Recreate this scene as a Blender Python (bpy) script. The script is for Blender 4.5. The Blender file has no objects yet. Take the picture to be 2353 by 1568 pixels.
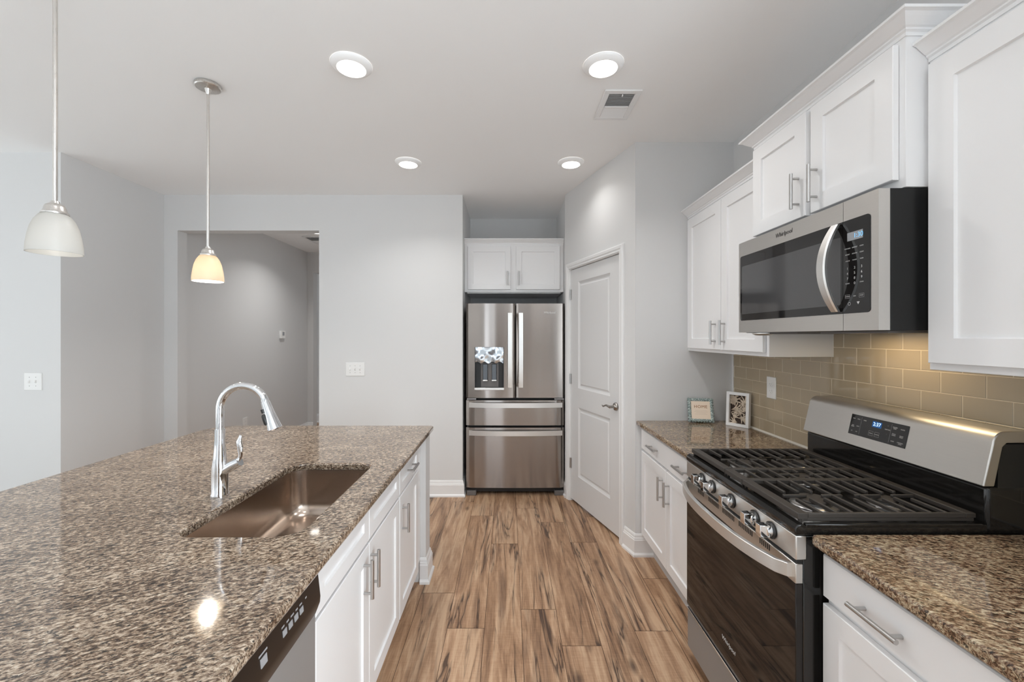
import bpy, bmesh, math, random
from math import sin, cos, pi, radians, sqrt
from mathutils import Vector, Matrix
from mathutils.geometry import tessellate_polygon

random.seed(7)
S = bpy.context.scene
COL = S.collection

# ------------------------------------------------------------------ camera, world, lights, exposure
CZ = 2.795                                   # ceiling height
cam_data = bpy.data.cameras.new('camera')
cam = bpy.data.objects.new('camera', cam_data)
COL.objects.link(cam)
cam.location = (0.0, 0.0, 1.48)
cam.rotation_euler = (pi / 2, 0, 0)
cam_data.sensor_width = 36.0
cam_data.lens = 965.0 / 2353.0 * 36.0
cam_data.shift_x = 8.5 / 2353.0
cam_data.shift_y = -10.0 / 2353.0
cam_data.clip_start = 0.02
S.camera = cam

world = bpy.data.worlds.new('world')
S.world = world
world.use_nodes = True
wbg = world.node_tree.nodes['Background']
wbg.inputs[0].default_value = (0.85, 0.93, 1.0, 1)
wbg.inputs[1].default_value = 1.0

S.view_settings.view_transform = 'Standard'
S.view_settings.look = 'None'
S.view_settings.gamma = 1.0
S.view_settings.exposure = 0.07
S.view_settings.use_curve_mapping = False
S.cycles.use_denoising = True
S.cycles.max_bounces = 14
S.cycles.diffuse_bounces = 12
S.cycles.glossy_bounces = 5
S.cycles.transmission_bounces = 6
S.cycles.sample_clamp_indirect = 5.0
S.cycles.caustics_reflective = False
S.cycles.caustics_refractive = False

WINDOW_STRENGTH = 2.9                        # pane glow of the unseen great-room windows, most of them added
DOWNLIGHT_W = 4.9
DOWNLIGHT_SPREAD = 130
HALL_W = 8.0
PENDANT_W = 20.0
HOOD_W = 0.75


# ------------------------------------------------------------------ helpers
def s2l(c):
    def f(v):
        v = v / 255.0
        return v / 12.92 if v <= 0.04045 else ((v + 0.055) / 1.055) ** 2.4
    return (f(c[0]), f(c[1]), f(c[2]), 1.0)


def world_loc(o):
    v = Vector((0, 0, 0))
    while o is not None:
        v += o.location
        o = o.parent
    return v


def tag(o, label=None, cat=None, group=None, kind=None):
    if label: o['label'] = label
    if cat: o['category'] = cat
    if group: o['group'] = group
    if kind: o['kind'] = kind
    return o


def thing(name, label=None, cat=None, loc=(0, 0, 0), group=None, kind=None, rotz=0.0):
    o = bpy.data.objects.new(name, None)
    COL.objects.link(o)
    o.location = loc
    o.rotation_euler = (0, 0, rotz)
    o.empty_display_size = 0.05
    return tag(o, label, cat, group, kind)


class MB:
    """Collects shapes and links them as one mesh object. T maps a local point to the builder's space."""

    def __init__(self, T=None):
        self.bm = bmesh.new()
        self.T = T

    def v(self, p):
        p = Vector(p)
        if self.T: p = Vector(self.T(p))
        return self.bm.verts.new(p)

    def face(self, vs):
        try:
            return self.bm.faces.new(vs)
        except ValueError:
            return None

    def poly(self, pts):
        return self.face([self.v(p) for p in pts])

    def box(self, x0, x1, y0, y1, z0, z1):
        a = [self.v((x, y, z)) for x in (x0, x1) for y in (y0, y1) for z in (z0, z1)]
        for q in ((0, 1, 3, 2), (4, 6, 7, 5), (0, 4, 5, 1), (2, 3, 7, 6), (0, 2, 6, 4), (1, 5, 7, 3)):
            self.face([a[i] for i in q])
        return self

    def loops(self, loops, cap0=True, cap1=True, closed=True):
        rows = [[self.v(p) for p in l] for l in loops]
        n = len(rows[0])
        for a, b in zip(rows[:-1], rows[1:]):
            for i in range(n if closed else n - 1):
                j = (i + 1) % n
                self.face([a[i], a[j], b[j], b[i]])
        if cap0: self.face(list(reversed(rows[0])))
        if cap1: self.face(rows[-1])
        return self

    def prism(self, poly, f, a, b):
        """poly: 2D points; f(p, t) -> 3D; extruded from t=a to t=b"""
        return self.loops([[f(p, a) for p in poly], [f(p, b) for p in poly]])

    def cyl(self, p0, p1, r, seg=20, r1=None):
        return self.tube([p0, p1], [r, r if r1 is None else r1], seg)

    def tube(self, pts, r, seg=14, caps=True, sx=1.0, up=None):
        pts = [Vector(p) for p in pts]
        n = len(pts)
        rs = r if isinstance(r, (list, tuple)) else [r] * n
        loops = []
        d0 = (pts[1] - pts[0]).normalized()
        ref = Vector(up) if up else (Vector((0, 0, 1)) if abs(d0.z) < 0.9 else Vector((1, 0, 0)))
        for i, p in enumerate(pts):
            d = (pts[min(i + 1, n - 1)] - pts[max(i - 1, 0)]).normalized()
            a = d.cross(ref).normalized()
            b = a.cross(d).normalized()
            ref = b
            loops.append([p + (a * cos(t) * sx + b * sin(t)) * rs[i] for t in [2 * pi * k / seg for k in range(seg)]])
        return self.loops(loops, caps, caps)

    def lathe(self, prof, c=(0, 0, 0), seg=32, axis='z', caps=True):
        c = Vector(c)
        loops = []
        for r, h in prof:
            l = []
            for k in range(seg):
                t = 2 * pi * k / seg
                if axis == 'z': p = Vector((r * cos(t), r * sin(t), h))
                elif axis == 'x': p = Vector((h, r * cos(t), r * sin(t)))
                else: p = Vector((r * cos(t), h, r * sin(t)))
                l.append(c + p)
            loops.append(l)
        return self.loops(loops, caps, caps)

    def rect_loops(self, x0, x1, z0, z1, prof, cap0=True):
        """prof: (inset, y) steps of a rectangle in the XZ plane"""
        L = [[(x0 + i, y, z0 + i), (x1 - i, y, z0 + i), (x1 - i, y, z1 - i), (x0 + i, y, z1 - i)] for i, y in prof]
        return self.loops(L, cap0, True)

    def build(self, name, mat, parent=None, local=False, smooth=False, bevel=0.0, seg=2, angle=35, uv=None):
        bm = self.bm
        bmesh.ops.recalc_face_normals(bm, faces=bm.faces)
        if parent is not None and not local:
            off = world_loc(parent)
            for vv in bm.verts: vv.co -= off
        me = bpy.data.meshes.new(name)
        bm.to_mesh(me)
        bm.free()
        for m in (mat if isinstance(mat, (list, tuple)) else [mat]):
            me.materials.append(m)
        o = bpy.data.objects.new(name, me)
        COL.objects.link(o)
        if parent is not None: o.parent = parent
        if smooth or bevel:
            for p in me.polygons: p.use_smooth = True
            me.set_sharp_from_angle(angle=radians(angle))
        if bevel:
            b = o.modifiers.new('edge', 'BEVEL')
            b.width = bevel
            b.segments = seg
            b.limit_method = 'ANGLE'
            b.angle_limit = radians(40)
            b.harden_normals = False
        return o


def struct(name, mb, mat, bevel=0.0):
    return tag(mb.build(name, mat, bevel=bevel), kind='structure')


def lettering(text, size, M, mat, parent, name='lettering', extrude=0.0003, shear=0.0, align='CENTER', spacing=1.0):
    cu = bpy.data.curves.new(name, 'FONT')
    cu.body = text
    cu.size = size
    cu.extrude = extrude
    cu.shear = shear
    cu.align_x = align
    cu.align_y = 'CENTER'
    cu.space_character = spacing
    tmp = bpy.data.objects.new('tmp', cu)
    COL.objects.link(tmp)
    dg = bpy.context.evaluated_depsgraph_get()
    me = bpy.data.meshes.new_from_object(tmp.evaluated_get(dg))
    bpy.data.objects.remove(tmp)
    me.name = name
    off = Matrix.Translation(-world_loc(parent)) if parent is not None else Matrix.Identity(4)
    me.transform(off @ M)
    me.materials.clear()
    me.materials.append(mat)
    o = bpy.data.objects.new(name, me)
    COL.objects.link(o)
    if parent is not None: o.parent = parent
    return o


def basis(o, ex, ey):
    """matrix whose X axis is ex (reading direction), Y axis is ey (up), at origin o"""
    ex, ey = Vector(ex).normalized(), Vector(ey).normalized()
    ez = ex.cross(ey)
    return Matrix(((ex.x, ey.x, ez.x, o[0]), (ex.y, ey.y, ez.y, o[1]), (ex.z, ey.z, ez.z, o[2]), (0, 0, 0, 1)))


def copy_tree(o, parent=None):
    c = o.copy()
    COL.objects.link(c)
    if parent is not None: c.parent = parent
    for ch in [x for x in bpy.data.objects if x.parent == o]:
        copy_tree(ch, c)
    return c


# ------------------------------------------------------------------ materials
def new_mat(name):
    m = bpy.data.materials.new(name)
    m.use_nodes = True
    nt = m.node_tree
    return m, nt, nt.nodes['Principled BSDF']


def pm(name, color, rough=0.5, metal=0.0, spec=0.5, emit=None, es=0.0, coat=0.0):
    m, nt, b = new_mat(name)
    b.inputs['Base Color'].default_value = color if len(color) == 4 else (*color, 1)
    b.inputs['Roughness'].default_value = rough
    b.inputs['Metallic'].default_value = metal
    b.inputs['Specular IOR Level'].default_value = spec
    if coat: b.inputs['Coat Weight'].default_value = coat
    if emit:
        b.inputs['Emission Color'].default_value = (*emit[:3], 1)
        b.inputs['Emission Strength'].default_value = es
    return m


def N(nt, t, **kw):
    n = nt.nodes.new(t)
    for k, v in kw.items():
        if k in n.inputs: n.inputs[k].default_value = v
        else: setattr(n, k, v)
    return n


def ramp(nt, stops, interp='LINEAR'):
    r = nt.nodes.new('ShaderNodeValToRGB')
    r.color_ramp.interpolation = interp
    e = r.color_ramp.elements
    while len(e) < len(stops): e.new(0.5)
    for i, (p, c) in enumerate(stops):
        e[i].position = p
        e[i].color = c if len(c) == 4 else (*c, 1)
    return r


def add_bump(nt, b, height, strength, dist):
    bp = N(nt, 'ShaderNodeBump')
    bp.inputs['Strength'].default_value = strength
    bp.inputs['Distance'].default_value = dist
    nt.links.new(height, bp.inputs['Height'])
    nt.links.new(bp.outputs[0], b.inputs['Normal'])


def paint(name, color, rough=0.6, bump=0.15, scale=350, spec=0.3):
    m, nt, b = new_mat(name)
    b.inputs['Base Color'].default_value = (*color, 1)
    b.inputs['Roughness'].default_value = rough
    b.inputs['Specular IOR Level'].default_value = spec
    g = N(nt, 'ShaderNodeNewGeometry')
    n = N(nt, 'ShaderNodeTexNoise', Scale=scale, Detail=2.0)
    nt.links.new(g.outputs['Position'], n.inputs['Vector'])
    add_bump(nt, b, n.outputs[0], bump, 0.0006)
    return m


def brushed(name, color, rough, stretch, bump=0.02, aniso=0.0, wave=0.0, wave_vec=(1, 1, 1)):
    """Brushed metal; stretch is the noise scale per axis (small along the brushing)."""
    m, nt, b = new_mat(name)
    b.inputs['Metallic'].default_value = 1.0
    g = N(nt, 'ShaderNodeNewGeometry')
    mp = N(nt, 'ShaderNodeMapping')
    mp.inputs['Scale'].default_value = stretch
    nt.links.new(g.outputs['Position'], mp.inputs['Vector'])
    n = N(nt, 'ShaderNodeTexNoise', Scale=1.0, Detail=4.0, Roughness=0.65)
    nt.links.new(mp.outputs[0], n.inputs['Vector'])
    c = ramp(nt, [(0.3, tuple(x * 0.975 for x in color)), (0.7, tuple(min(1, x * 1.02) for x in color))])
    nt.links.new(n.outputs[0], c.inputs[0])
    nt.links.new(c.outputs[0], b.inputs['Base Color'])
    rr = N(nt, 'ShaderNodeMapRange')
    rr.inputs['To Min'].default_value = rough * 0.9
    rr.inputs['To Max'].default_value = rough * 1.1
    nt.links.new(n.outputs[0], rr.inputs['Value'])
    nt.links.new(rr.outputs[0], b.inputs['Roughness'])
    if aniso:                                   # reflections smear across the brushing, up and down
        b.inputs['Anisotropic'].default_value = aniso
        tv = N(nt, 'ShaderNodeCombineXYZ')
        tv.inputs[2].default_value = 1.0
        nt.links.new(tv.outputs[0], b.inputs['Tangent'])
    bp = N(nt, 'ShaderNodeBump')
    bp.inputs['Strength'].default_value = bump
    bp.inputs['Distance'].default_value = 0.001
    nt.links.new(n.outputs[0], bp.inputs['Height'])
    last = bp
    if wave:
        mp2 = N(nt, 'ShaderNodeMapping')
        mp2.inputs['Scale'].default_value = wave_vec
        nt.links.new(g.outputs['Position'], mp2.inputs['Vector'])
        n2 = N(nt, 'ShaderNodeTexNoise', Scale=1.0, Detail=0.0)
        nt.links.new(mp2.outputs[0], n2.inputs['Vector'])
        b2 = N(nt, 'ShaderNodeBump')
        b2.inputs['Strength'].default_value = 1.0
        b2.inputs['Distance'].default_value = wave
        nt.links.new(n2.outputs[0], b2.inputs['Height'])
        nt.links.new(bp.outputs[0], b2.inputs['Normal'])
        last = b2
    nt.links.new(last.outputs[0], b.inputs['Normal'])
    return m


def granite(name, rot, warm):
    m, nt, b = new_mat(name)
    g = N(nt, 'ShaderNodeNewGeometry')
    rt = N(nt, 'ShaderNodeMapping')
    rt.inputs['Rotation'].default_value = (0, 0, rot)
    nt.links.new(g.outputs['Position'], rt.inputs['Vector'])

    def noise(vec, scale, detail, rough, dist):
        mp = N(nt, 'ShaderNodeMapping')
        mp.inputs['Scale'].default_value = vec
        nt.links.new(rt.outputs[0], mp.inputs['Vector'])
        n = N(nt, 'ShaderNodeTexNoise', Scale=scale, Detail=detail, Roughness=rough, Distortion=dist)
        nt.links.new(mp.outputs[0], n.inputs['Vector'])
        return n

    n1 = noise((1.0, 1.95, 1.8), 68.0, 6.0, 0.68, 0.5)      # flakes
    n2 = noise((1.0, 1.6, 1.0), 7.0, 2.0, 0.5, 0.3)        # clouds
    n3 = noise((1.0, 2.0, 2.0), 170.0, 3.0, 0.65, 0.0)     # grains
    n4 = noise((1.0, 2.5, 2.2), 64.0, 4.0, 0.6, 0.9)       # dark dashes
    a = N(nt, 'ShaderNodeMath', operation='MULTIPLY_ADD')
    nt.links.new(n2.outputs[0], a.inputs[0])
    a.inputs[1].default_value = 0.16
    nt.links.new(n1.outputs[0], a.inputs[2])
    a2 = N(nt, 'ShaderNodeMath', operation='MULTIPLY_ADD')
    nt.links.new(n3.outputs[0], a2.inputs[0])
    a2.inputs[1].default_value = 0.30
    nt.links.new(a.outputs[0], a2.inputs[2])
    w = warm
    r = ramp(nt, [(0.56, s2l((26, 20, 16))), (0.64, s2l((80 + w, 61, 47 - w * .5))),
                  (0.72, s2l((126 + w, 108, 91 - w * .6))), (0.80, s2l((166, 149, 130 - w))),
                  (0.92, s2l((206, 192, 174 - w)))])
    nt.links.new(a2.outputs[0], r.inputs[0])
    dk = ramp(nt, [(0.385, (1, 1, 1)), (0.455, (0, 0, 0))])
    nt.links.new(n4.outputs[0], dk.inputs[0])
    f = N(nt, 'ShaderNodeMath', operation='MULTIPLY')
    nt.links.new(dk.outputs[0], f.inputs[0])
    f.inputs[1].default_value = 0.92
    mm = N(nt, 'ShaderNodeMix', data_type='RGBA')
    nt.links.new(f.outputs[0], mm.inputs[0])
    nt.links.new(r.outputs[0], mm.inputs[6])
    mm.inputs[7].default_value = s2l((30, 23, 19))
    nt.links.new(mm.outputs[2], b.inputs['Base Color'])
    b.inputs['Roughness'].default_value = 0.055
    b.inputs['Specular IOR Level'].default_value = 0.85
    return m


def wood_floor():
    m, nt, b = new_mat('plank_floor')
    uv = N(nt, 'ShaderNodeUVMap')
    uv.uv_map = 'UVMap'
    att = N(nt, 'ShaderNodeAttribute')
    att.attribute_name = 'tone'

    def noise(sx, sy, detail, rough, dist, dim='3D'):
        mp = N(nt, 'ShaderNodeMapping')
        mp.inputs['Scale'].default_value = (sx, sy, 1)
        nt.links.new(uv.outputs[0], mp.inputs['Vector'])
        n = N(nt, 'ShaderNodeTexNoise', Scale=1.0, Detail=detail, Roughness=rough, Distortion=dist)
        nt.links.new(mp.outputs[0], n.inputs['Vector'])
        return n

    fine = noise(230, 8, 5, 0.72, 0.5)
    broad = noise(17, 1.5, 4, 0.55, 1.0)
    patch = noise(7, 1.1, 2, 0.5, 0.6)
    crackn = noise(8.5, 0.60, 4, 0.55, 0.8)
    saw = noise(14, 130, 2, 0.6, 0.2)
    mix = N(nt, 'ShaderNodeMath', operation='MULTIPLY_ADD')
    nt.links.new(fine.outputs[0], mix.inputs[0])
    mix.inputs[1].default_value = 0.46
    nt.links.new(broad.outputs[0], mix.inputs[2])
    mix2 = N(nt, 'ShaderNodeMath', operation='MULTIPLY_ADD')
    nt.links.new(saw.outputs[0], mix2.inputs[0])
    mix2.inputs[1].default_value = 0.14
    nt.links.new(mix.outputs[0], mix2.inputs[2])
    mix3 = N(nt, 'ShaderNodeMath', operation='MULTIPLY_ADD')
    nt.links.new(att.outputs['Fac'], mix3.inputs[0])
    mix3.inputs[1].default_value = 0.12
    nt.links.new(mix2.outputs[0], mix3.inputs[2])
    r = ramp(nt, [(0.56, s2l((88, 63, 47))), (0.70, s2l((136, 104, 79))), (0.85, s2l((168, 133, 104))), (1.0, s2l((194, 162, 132)))])
    nt.links.new(mix3.outputs[0], r.inputs[0])
    # long dark cracks: thin bands where a stretched noise crosses its middle, kept only in patches
    cr = ramp(nt, [(0.465, (0, 0, 0)), (0.490, (0.45, 0.45, 0.45)), (0.4965, (1, 1, 1)), (0.5035, (1, 1, 1)), (0.510, (0.45, 0.45, 0.45)), (0.535, (0, 0, 0))])
    nt.links.new(crackn.outputs[0], cr.inputs[0])
    keep = ramp(nt, [(0.42, (0, 0, 0)), (0.54, (1, 1, 1))])
    nt.links.new(patch.outputs[0], keep.inputs[0])
    cm = N(nt, 'ShaderNodeMath', operation='MULTIPLY')
    nt.links.new(cr.outputs[0], cm.inputs[0])
    nt.links.new(keep.outputs[0], cm.inputs[1])
    # wide smoky streaks
    st = ramp(nt, [(0.56, (0, 0, 0)), (0.74, (1, 1, 1))])
    smoke = noise(10, 0.9, 3, 0.6, 1.4)
    nt.links.new(smoke.outputs[0], st.inputs[0])
    # knots
    mpk = N(nt, 'ShaderNodeMapping')
    mpk.inputs['Scale'].default_value = (5.3, 2.2, 1)
    nt.links.new(uv.outputs[0], mpk.inputs['Vector'])
    vk = N(nt, 'ShaderNodeTexVoronoi', Scale=1.0)
    nt.links.new(mpk.outputs[0], vk.inputs['Vector'])
    kn = ramp(nt, [(0.03, (1, 1, 1)), (0.13, (0, 0, 0))])
    nt.links.new(vk.outputs['Distance'], kn.inputs[0])

    def mixc(fac, fs, c1, c2):
        mm = N(nt, 'ShaderNodeMix', data_type='RGBA')
        f = N(nt, 'ShaderNodeMath', operation='MULTIPLY')
        nt.links.new(fac, f.inputs[0])
        f.inputs[1].default_value = fs
        nt.links.new(f.outputs[0], mm.inputs[0])
        nt.links.new(c1, mm.inputs[6])
        mm.inputs[7].default_value = c2
        return mm.outputs[2]

    c = mixc(st.outputs[0], 0.62, r.outputs[0], s2l((88, 66, 54)))
    c = mixc(kn.outputs[0], 0.75, c, s2l((60, 42, 32)))
    c = mixc(cm.outputs[0], 0.85, c, s2l((54, 38, 30)))
    nt.links.new(c, b.inputs['Base Color'])
    b.inputs['Roughness'].default_value = 0.38
    b.inputs['Specular IOR Level'].default_value = 0.4
    add_bump(nt, b, fine.outputs[0], 0.12, 0.0008)
    return m


def frosted(name, tint, glow=0.0):
    m, nt, b = new_mat(name)
    nt.nodes.remove(b)
    out = nt.nodes['Material Output']
    tr = N(nt, 'ShaderNodeBsdfTranslucent')
    tr.inputs[0].default_value = (*tint, 1)
    df = N(nt, 'ShaderNodeBsdfDiffuse')
    df.inputs[0].default_value = (*tint, 1)
    gl = N(nt, 'ShaderNodeBsdfGlossy')
    gl.inputs['Roughness'].default_value = 0.35
    m1 = N(nt, 'ShaderNodeMixShader')
    m1.inputs[0].default_value = 0.45
    nt.links.new(tr.outputs[0], m1.inputs[1])
    nt.links.new(df.outputs[0], m1.inputs[2])
    m2 = N(nt, 'ShaderNodeMixShader')
    m2.inputs[0].default_value = 0.05
    nt.links.new(m1.outputs[0], m2.inputs[1])
    nt.links.new(gl.outputs[0], m2.inputs[2])
    nt.links.new(m2.outputs[0], out.inputs[0])
    return m


def emissive(name, color, strength):
    m, nt, b = new_mat(name)
    nt.nodes.remove(b)
    e = N(nt, 'ShaderNodeEmission')
    e.inputs[0].default_value = (*color, 1)
    e.inputs[1].default_value = strength
    nt.links.new(e.outputs[0], nt.nodes['Material Output'].inputs[0])
    return m


WALL = paint('wall_paint', (0.67, 0.67, 0.668), 0.55, 0.12)
CEIL = paint('ceiling_paint', (0.91, 0.91, 0.91), 0.8, 0.2)
CAB = paint('cabinet_white', (0.81, 0.81, 0.815), 0.32, 0.02, 60, 0.5)
TRIM = paint('trim_white', (0.80, 0.80, 0.80), 0.35, 0.02, 60, 0.5)
DOORP = paint('door_white', (0.71, 0.71, 0.71), 0.4, 0.04, 90, 0.45)
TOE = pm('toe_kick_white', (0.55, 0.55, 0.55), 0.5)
STEEL_X = brushed('stainless_range', (0.66, 0.64, 0.61), 0.36, (700, 8, 700), 0.008, aniso=0.55)
STEEL_F = brushed('stainless_fridge', (0.37, 0.335, 0.31), 0.20, (5, 5, 1500), 0.002, aniso=0.97, wave=0.003, wave_vec=(8.0, 1, 0.4))
STEEL_B = brushed('stainless_bright', (0.80, 0.79, 0.77), 0.36, (60, 60, 500), 0.008)
STEEL_D = pm('stainless_satin', (0.30, 0.295, 0.29), 0.42, 0.35)
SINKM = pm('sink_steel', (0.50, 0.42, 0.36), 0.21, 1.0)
CHROME = pm('chrome', (0.82, 0.83, 0.85), 0.04, 1.0)
NICKEL = brushed('brushed_nickel', (0.74, 0.715, 0.685), 0.28, (300, 300, 20), 0.01)
PULL = brushed('pull_nickel', (0.52, 0.51, 0.50), 0.30, (200, 200, 20), 0.01)
BRONZE = pm('satin_nickel_dark', (0.42, 0.39, 0.36), 0.25, 1.0)
BLACKG = pm('black_glass', (0.010, 0.009, 0.009), 0.03, 0.0, 0.5)
OVENG = pm('oven_glass', (0.012, 0.010, 0.009), 0.03, 0.0, 0.38)
MWWIN = pm('microwave_window', (0.055, 0.055, 0.057), 0.06, 0.0, 0.7)
BLACKE = pm('black_enamel', (0.012, 0.011, 0.010), 0.10, 0.0, 0.5)
BLACKB = pm('black_steel', (0.010, 0.010, 0.010), 0.32, 0.0, 0.3)
BLACKP = pm('black_plastic', (0.015, 0.015, 0.015), 0.4)
IRON = pm('cast_iron', (0.043, 0.037, 0.032), 0.5, 0.0, 0.4)
DISHB = pm('dishwasher_panel', (0.014, 0.010, 0.008), 0.3, 0.0, 0.4)
GREYP = pm('grey_plastic', (0.14, 0.13, 0.125), 0.4)
DARKGAP = pm('dark_gap', (0.02, 0.02, 0.02), 0.7)
PLATE = pm('switch_plastic', (0.80, 0.80, 0.79), 0.3)
SLOT = pm('slot_grey', (0.34, 0.34, 0.34), 0.5)
GRANITE_I = granite('granite_island', radians(-24), 0)
GRANITE_R = granite('granite_counter', radians(22), 7)  # same stone, tinted warmer to carry the warm light on this side
FLOORM = wood_floor()
GROOVE = pm('plank_groove', s2l((70, 48, 34)), 0.7)
TILE = pm('glass_tile', s2l((170, 155, 131)), 0.04, 0.0, 0.6)
GROUT = pm('grout', s2l((214, 200, 176)), 0.8)
CAULK = pm('caulk', (0.74, 0.70, 0.63), 0.6)
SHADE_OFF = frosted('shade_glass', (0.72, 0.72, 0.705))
SHADE_ON = frosted('shade_glass_lit', (0.52, 0.47, 0.40))  # same glass as the unlit shade, its amber glow put into the tint
BULB_ON = emissive('bulb_on', (1.0, 0.80, 0.55), 30)
BULB_OFF = emissive('bulb_dim', (1.0, 0.85, 0.65), 2.0)
LENS = emissive('lamp_lens', (1.0, 0.94, 0.85), 9.0)
DAY = emissive('daylight_pane', (0.92, 0.97, 1.0), WINDOW_STRENGTH * 0.30)
FILL_L = emissive('fill_pane_left', (0.92, 0.97, 1.0), WINDOW_STRENGTH * 0.7)  # glow of the added left windows, ambient fill
FILL_R = emissive('fill_pane_right', (0.86, 0.94, 1.0), WINDOW_STRENGTH * 4.0)  # glow of the added right windows, fill for the left-hand surfaces
DAY_C = emissive('daylight_garden_door', (0.80, 0.90, 1.0), WINDOW_STRENGTH * 1.3)
WHITEINK = pm('white_print', (0.62, 0.62, 0.62), 0.5)
LOGOW = pm('logo_white', (0.88, 0.88, 0.88), 0.4)
GREYINK = pm('grey_print', (0.30, 0.30, 0.31), 0.5)
DARKINK = pm('dark_print', (0.10, 0.095, 0.09), 0.4)
LED_W = emissive('clock_digits', (0.55, 0.75, 1.0), 2.2)
LED_BG = emissive('clock_glow', (0.05, 0.17, 0.45), 0.55)
LCD_BG = pm('lcd_grey', (0.30, 0.31, 0.33), 0.2)
LCD_D = emissive('lcd_digits', (0.25, 0.62, 1.0), 1.1)

# ------------------------------------------------------------------ the room
Yb = 3.892
XW = 1.523


def make_floor():
    bm = bmesh.new()
    uvl = bm.loops.layers.uv.new('UVMap')
    tone = bm.faces.layers.float.new('tone')
    W, L = 0.189, 1.338
    ends = {-3: 2.422, -2: 2.13, -1: 3.0, 0: 2.278, 1: 2.009, 2: 3.02, 3: 2.11, 4: 2.566}
    rnd = random.Random(3)
    g, d = 0.0011, 0.0014

    def add(vs, mi, us=None, tn=0.5):
        f = bm.faces.new([bm.verts.new(v) for v in vs])
        f.material_index = mi
        f[tone] = tn
        if us:
            for lp, u in zip(f.loops, us): lp[uvl].uv = u
        return f

    add([(-6.1, -4.6, -d), (1.7, -4.6, -d), (1.7, 8.2, -d), (-6.1, 8.2, -d)], 1)
    for k in range(-33, 9):
        x0 = 0.068 + k * W
        e = ends.get(k, rnd.uniform(0, L))
        y = e - math.ceil((e + 4.6) / L) * L
        while y < 8.2:
            a, b2 = x0 + g, x0 + W - g
            c, e2 = y + g, y + L - g
            ox, oy, tn = rnd.uniform(0, 60), rnd.uniform(0, 60), rnd.uniform(0, 1)
            us = [(ox, oy), (ox + W, oy), (ox + W, oy + L), (ox, oy + L)]
            add([(a, c, 0), (b2, c, 0), (b2, e2, 0), (a, e2, 0)], 0, us, tn)
            for p, q in (((a, c), (b2, c)), ((b2, c), (b2, e2)), ((b2, e2), (a, e2)), ((a, e2), (a, c))):
                add([(p[0], p[1], 0), (p[0], p[1], -d), (q[0], q[1], -d), (q[0], q[1], 0)], 1)
            y += L
    me = bpy.data.meshes.new('floor')
    bm.to_mesh(me)
    bm.free()
    me.materials.append(FLOORM)
    me.materials.append(GROOVE)
    o = bpy.data.objects.new('floor', me)
    COL.objects.link(o)
    o['kind'] = 'structure'


make_floor()
BOUNCE_CARPET = paint('bounce_carpet_cream', (0.74, 0.73, 0.71), 0.95, 0.8, 900)
struct('floor_bounce_carpet', MB().box(-6.1, -2.35, -4.6, 2.99, 0.0005, 0.012).box(-2.35, 1.52, -4.6, -0.75, 0.0005, 0.012), BOUNCE_CARPET)  # added unseen pale carpet, bounces daylight up to the ceiling
struct('ceiling', MB().box(-6.2, 1.75, -4.7, 8.3, CZ, CZ + 0.1), CEIL)
struct('wall_back', MB().box(-3.19, -3.065, Yb, 4.007, 0, CZ).box(-3.065, -1.754, Yb, 4.007, 2.464, CZ)
       .box(-1.754, -0.4235, Yb, 4.007, 0, CZ), WALL)
struct('wall_niche', MB().box(-0.54, -0.4235, 4.007, 4.80, 0, CZ).box(-0.54, 0.66, 4.68, 4.80, 0, CZ)
       .box(0.537, 0.66, 3.915, 4.68, 0, CZ), WALL)
struct('wall_left', MB().box(-3.31, -3.19, 2.993, 4.007, 0, CZ), WALL)
struct('wall_left_return', MB().box(-6.1, -3.31, 2.993, 3.11, 0, CZ), WALL)
struct('wall_pantry_side', MB().box(0.862, XW, 2.839, 2.95, 0, CZ), WALL)
struct('wall_hall_left', MB().box(-3.25, -3.13, 4.007, 6.54, 0, CZ), WALL)
struct('wall_hall_back', MB().box(-3.25, -3.036, 6.54, 6.66, 0, CZ).box(-3.036, -1.2, 6.54, 6.66, 2.476, CZ), WALL)
struct('wall_hall_right', MB().box(-1.70, -1.58, 4.007, 6.54, 0, CZ), WALL)
struct('wall_hall_far', MB().box(-4.2, -1.2, 7.25, 7.37, 0, CZ), WALL)

# unseen great-room windows and glazed door; side ones added, rear ones enlarged for light
WIN_REAR = [(-5.7, -3.8, 0.10, 2.55), (-3.5, -1.5, 0.10, 2.55), (-1.12, -0.28, 0.10, 2.45)]
ADDED_WIN_RIGHT = [(-2.5, -1.45, 0.1, 2.6), (-1.3, -0.25, 0.1, 2.6)]  # unseen windows added to brighten the island fronts and left wall
ADDED_WIN_LEFT = [(-4.2, -2.4, 0.3, 2.6), (-2.0, 0.0, 0.3, 2.6), (0.5, 2.5, 0.3, 2.6)]  # unseen windows added and enlarged for more ambient light


def wall_with_holes(name, holes, a, b, f):
    mb = MB(f)
    xs = sorted(holes)
    cur = a
    for h in xs:
        mb.box(cur, h[0], 0, 0.12, 0, CZ)
        mb.box(h[0], h[1], 0, 0.12, 0, h[2])
        mb.box(h[0], h[1], 0, 0.12, h[3], CZ)
        cur = h[1]
    mb.box(cur, b, 0, 0.12, 0, CZ)
    return struct(name, mb, WALL)


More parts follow.
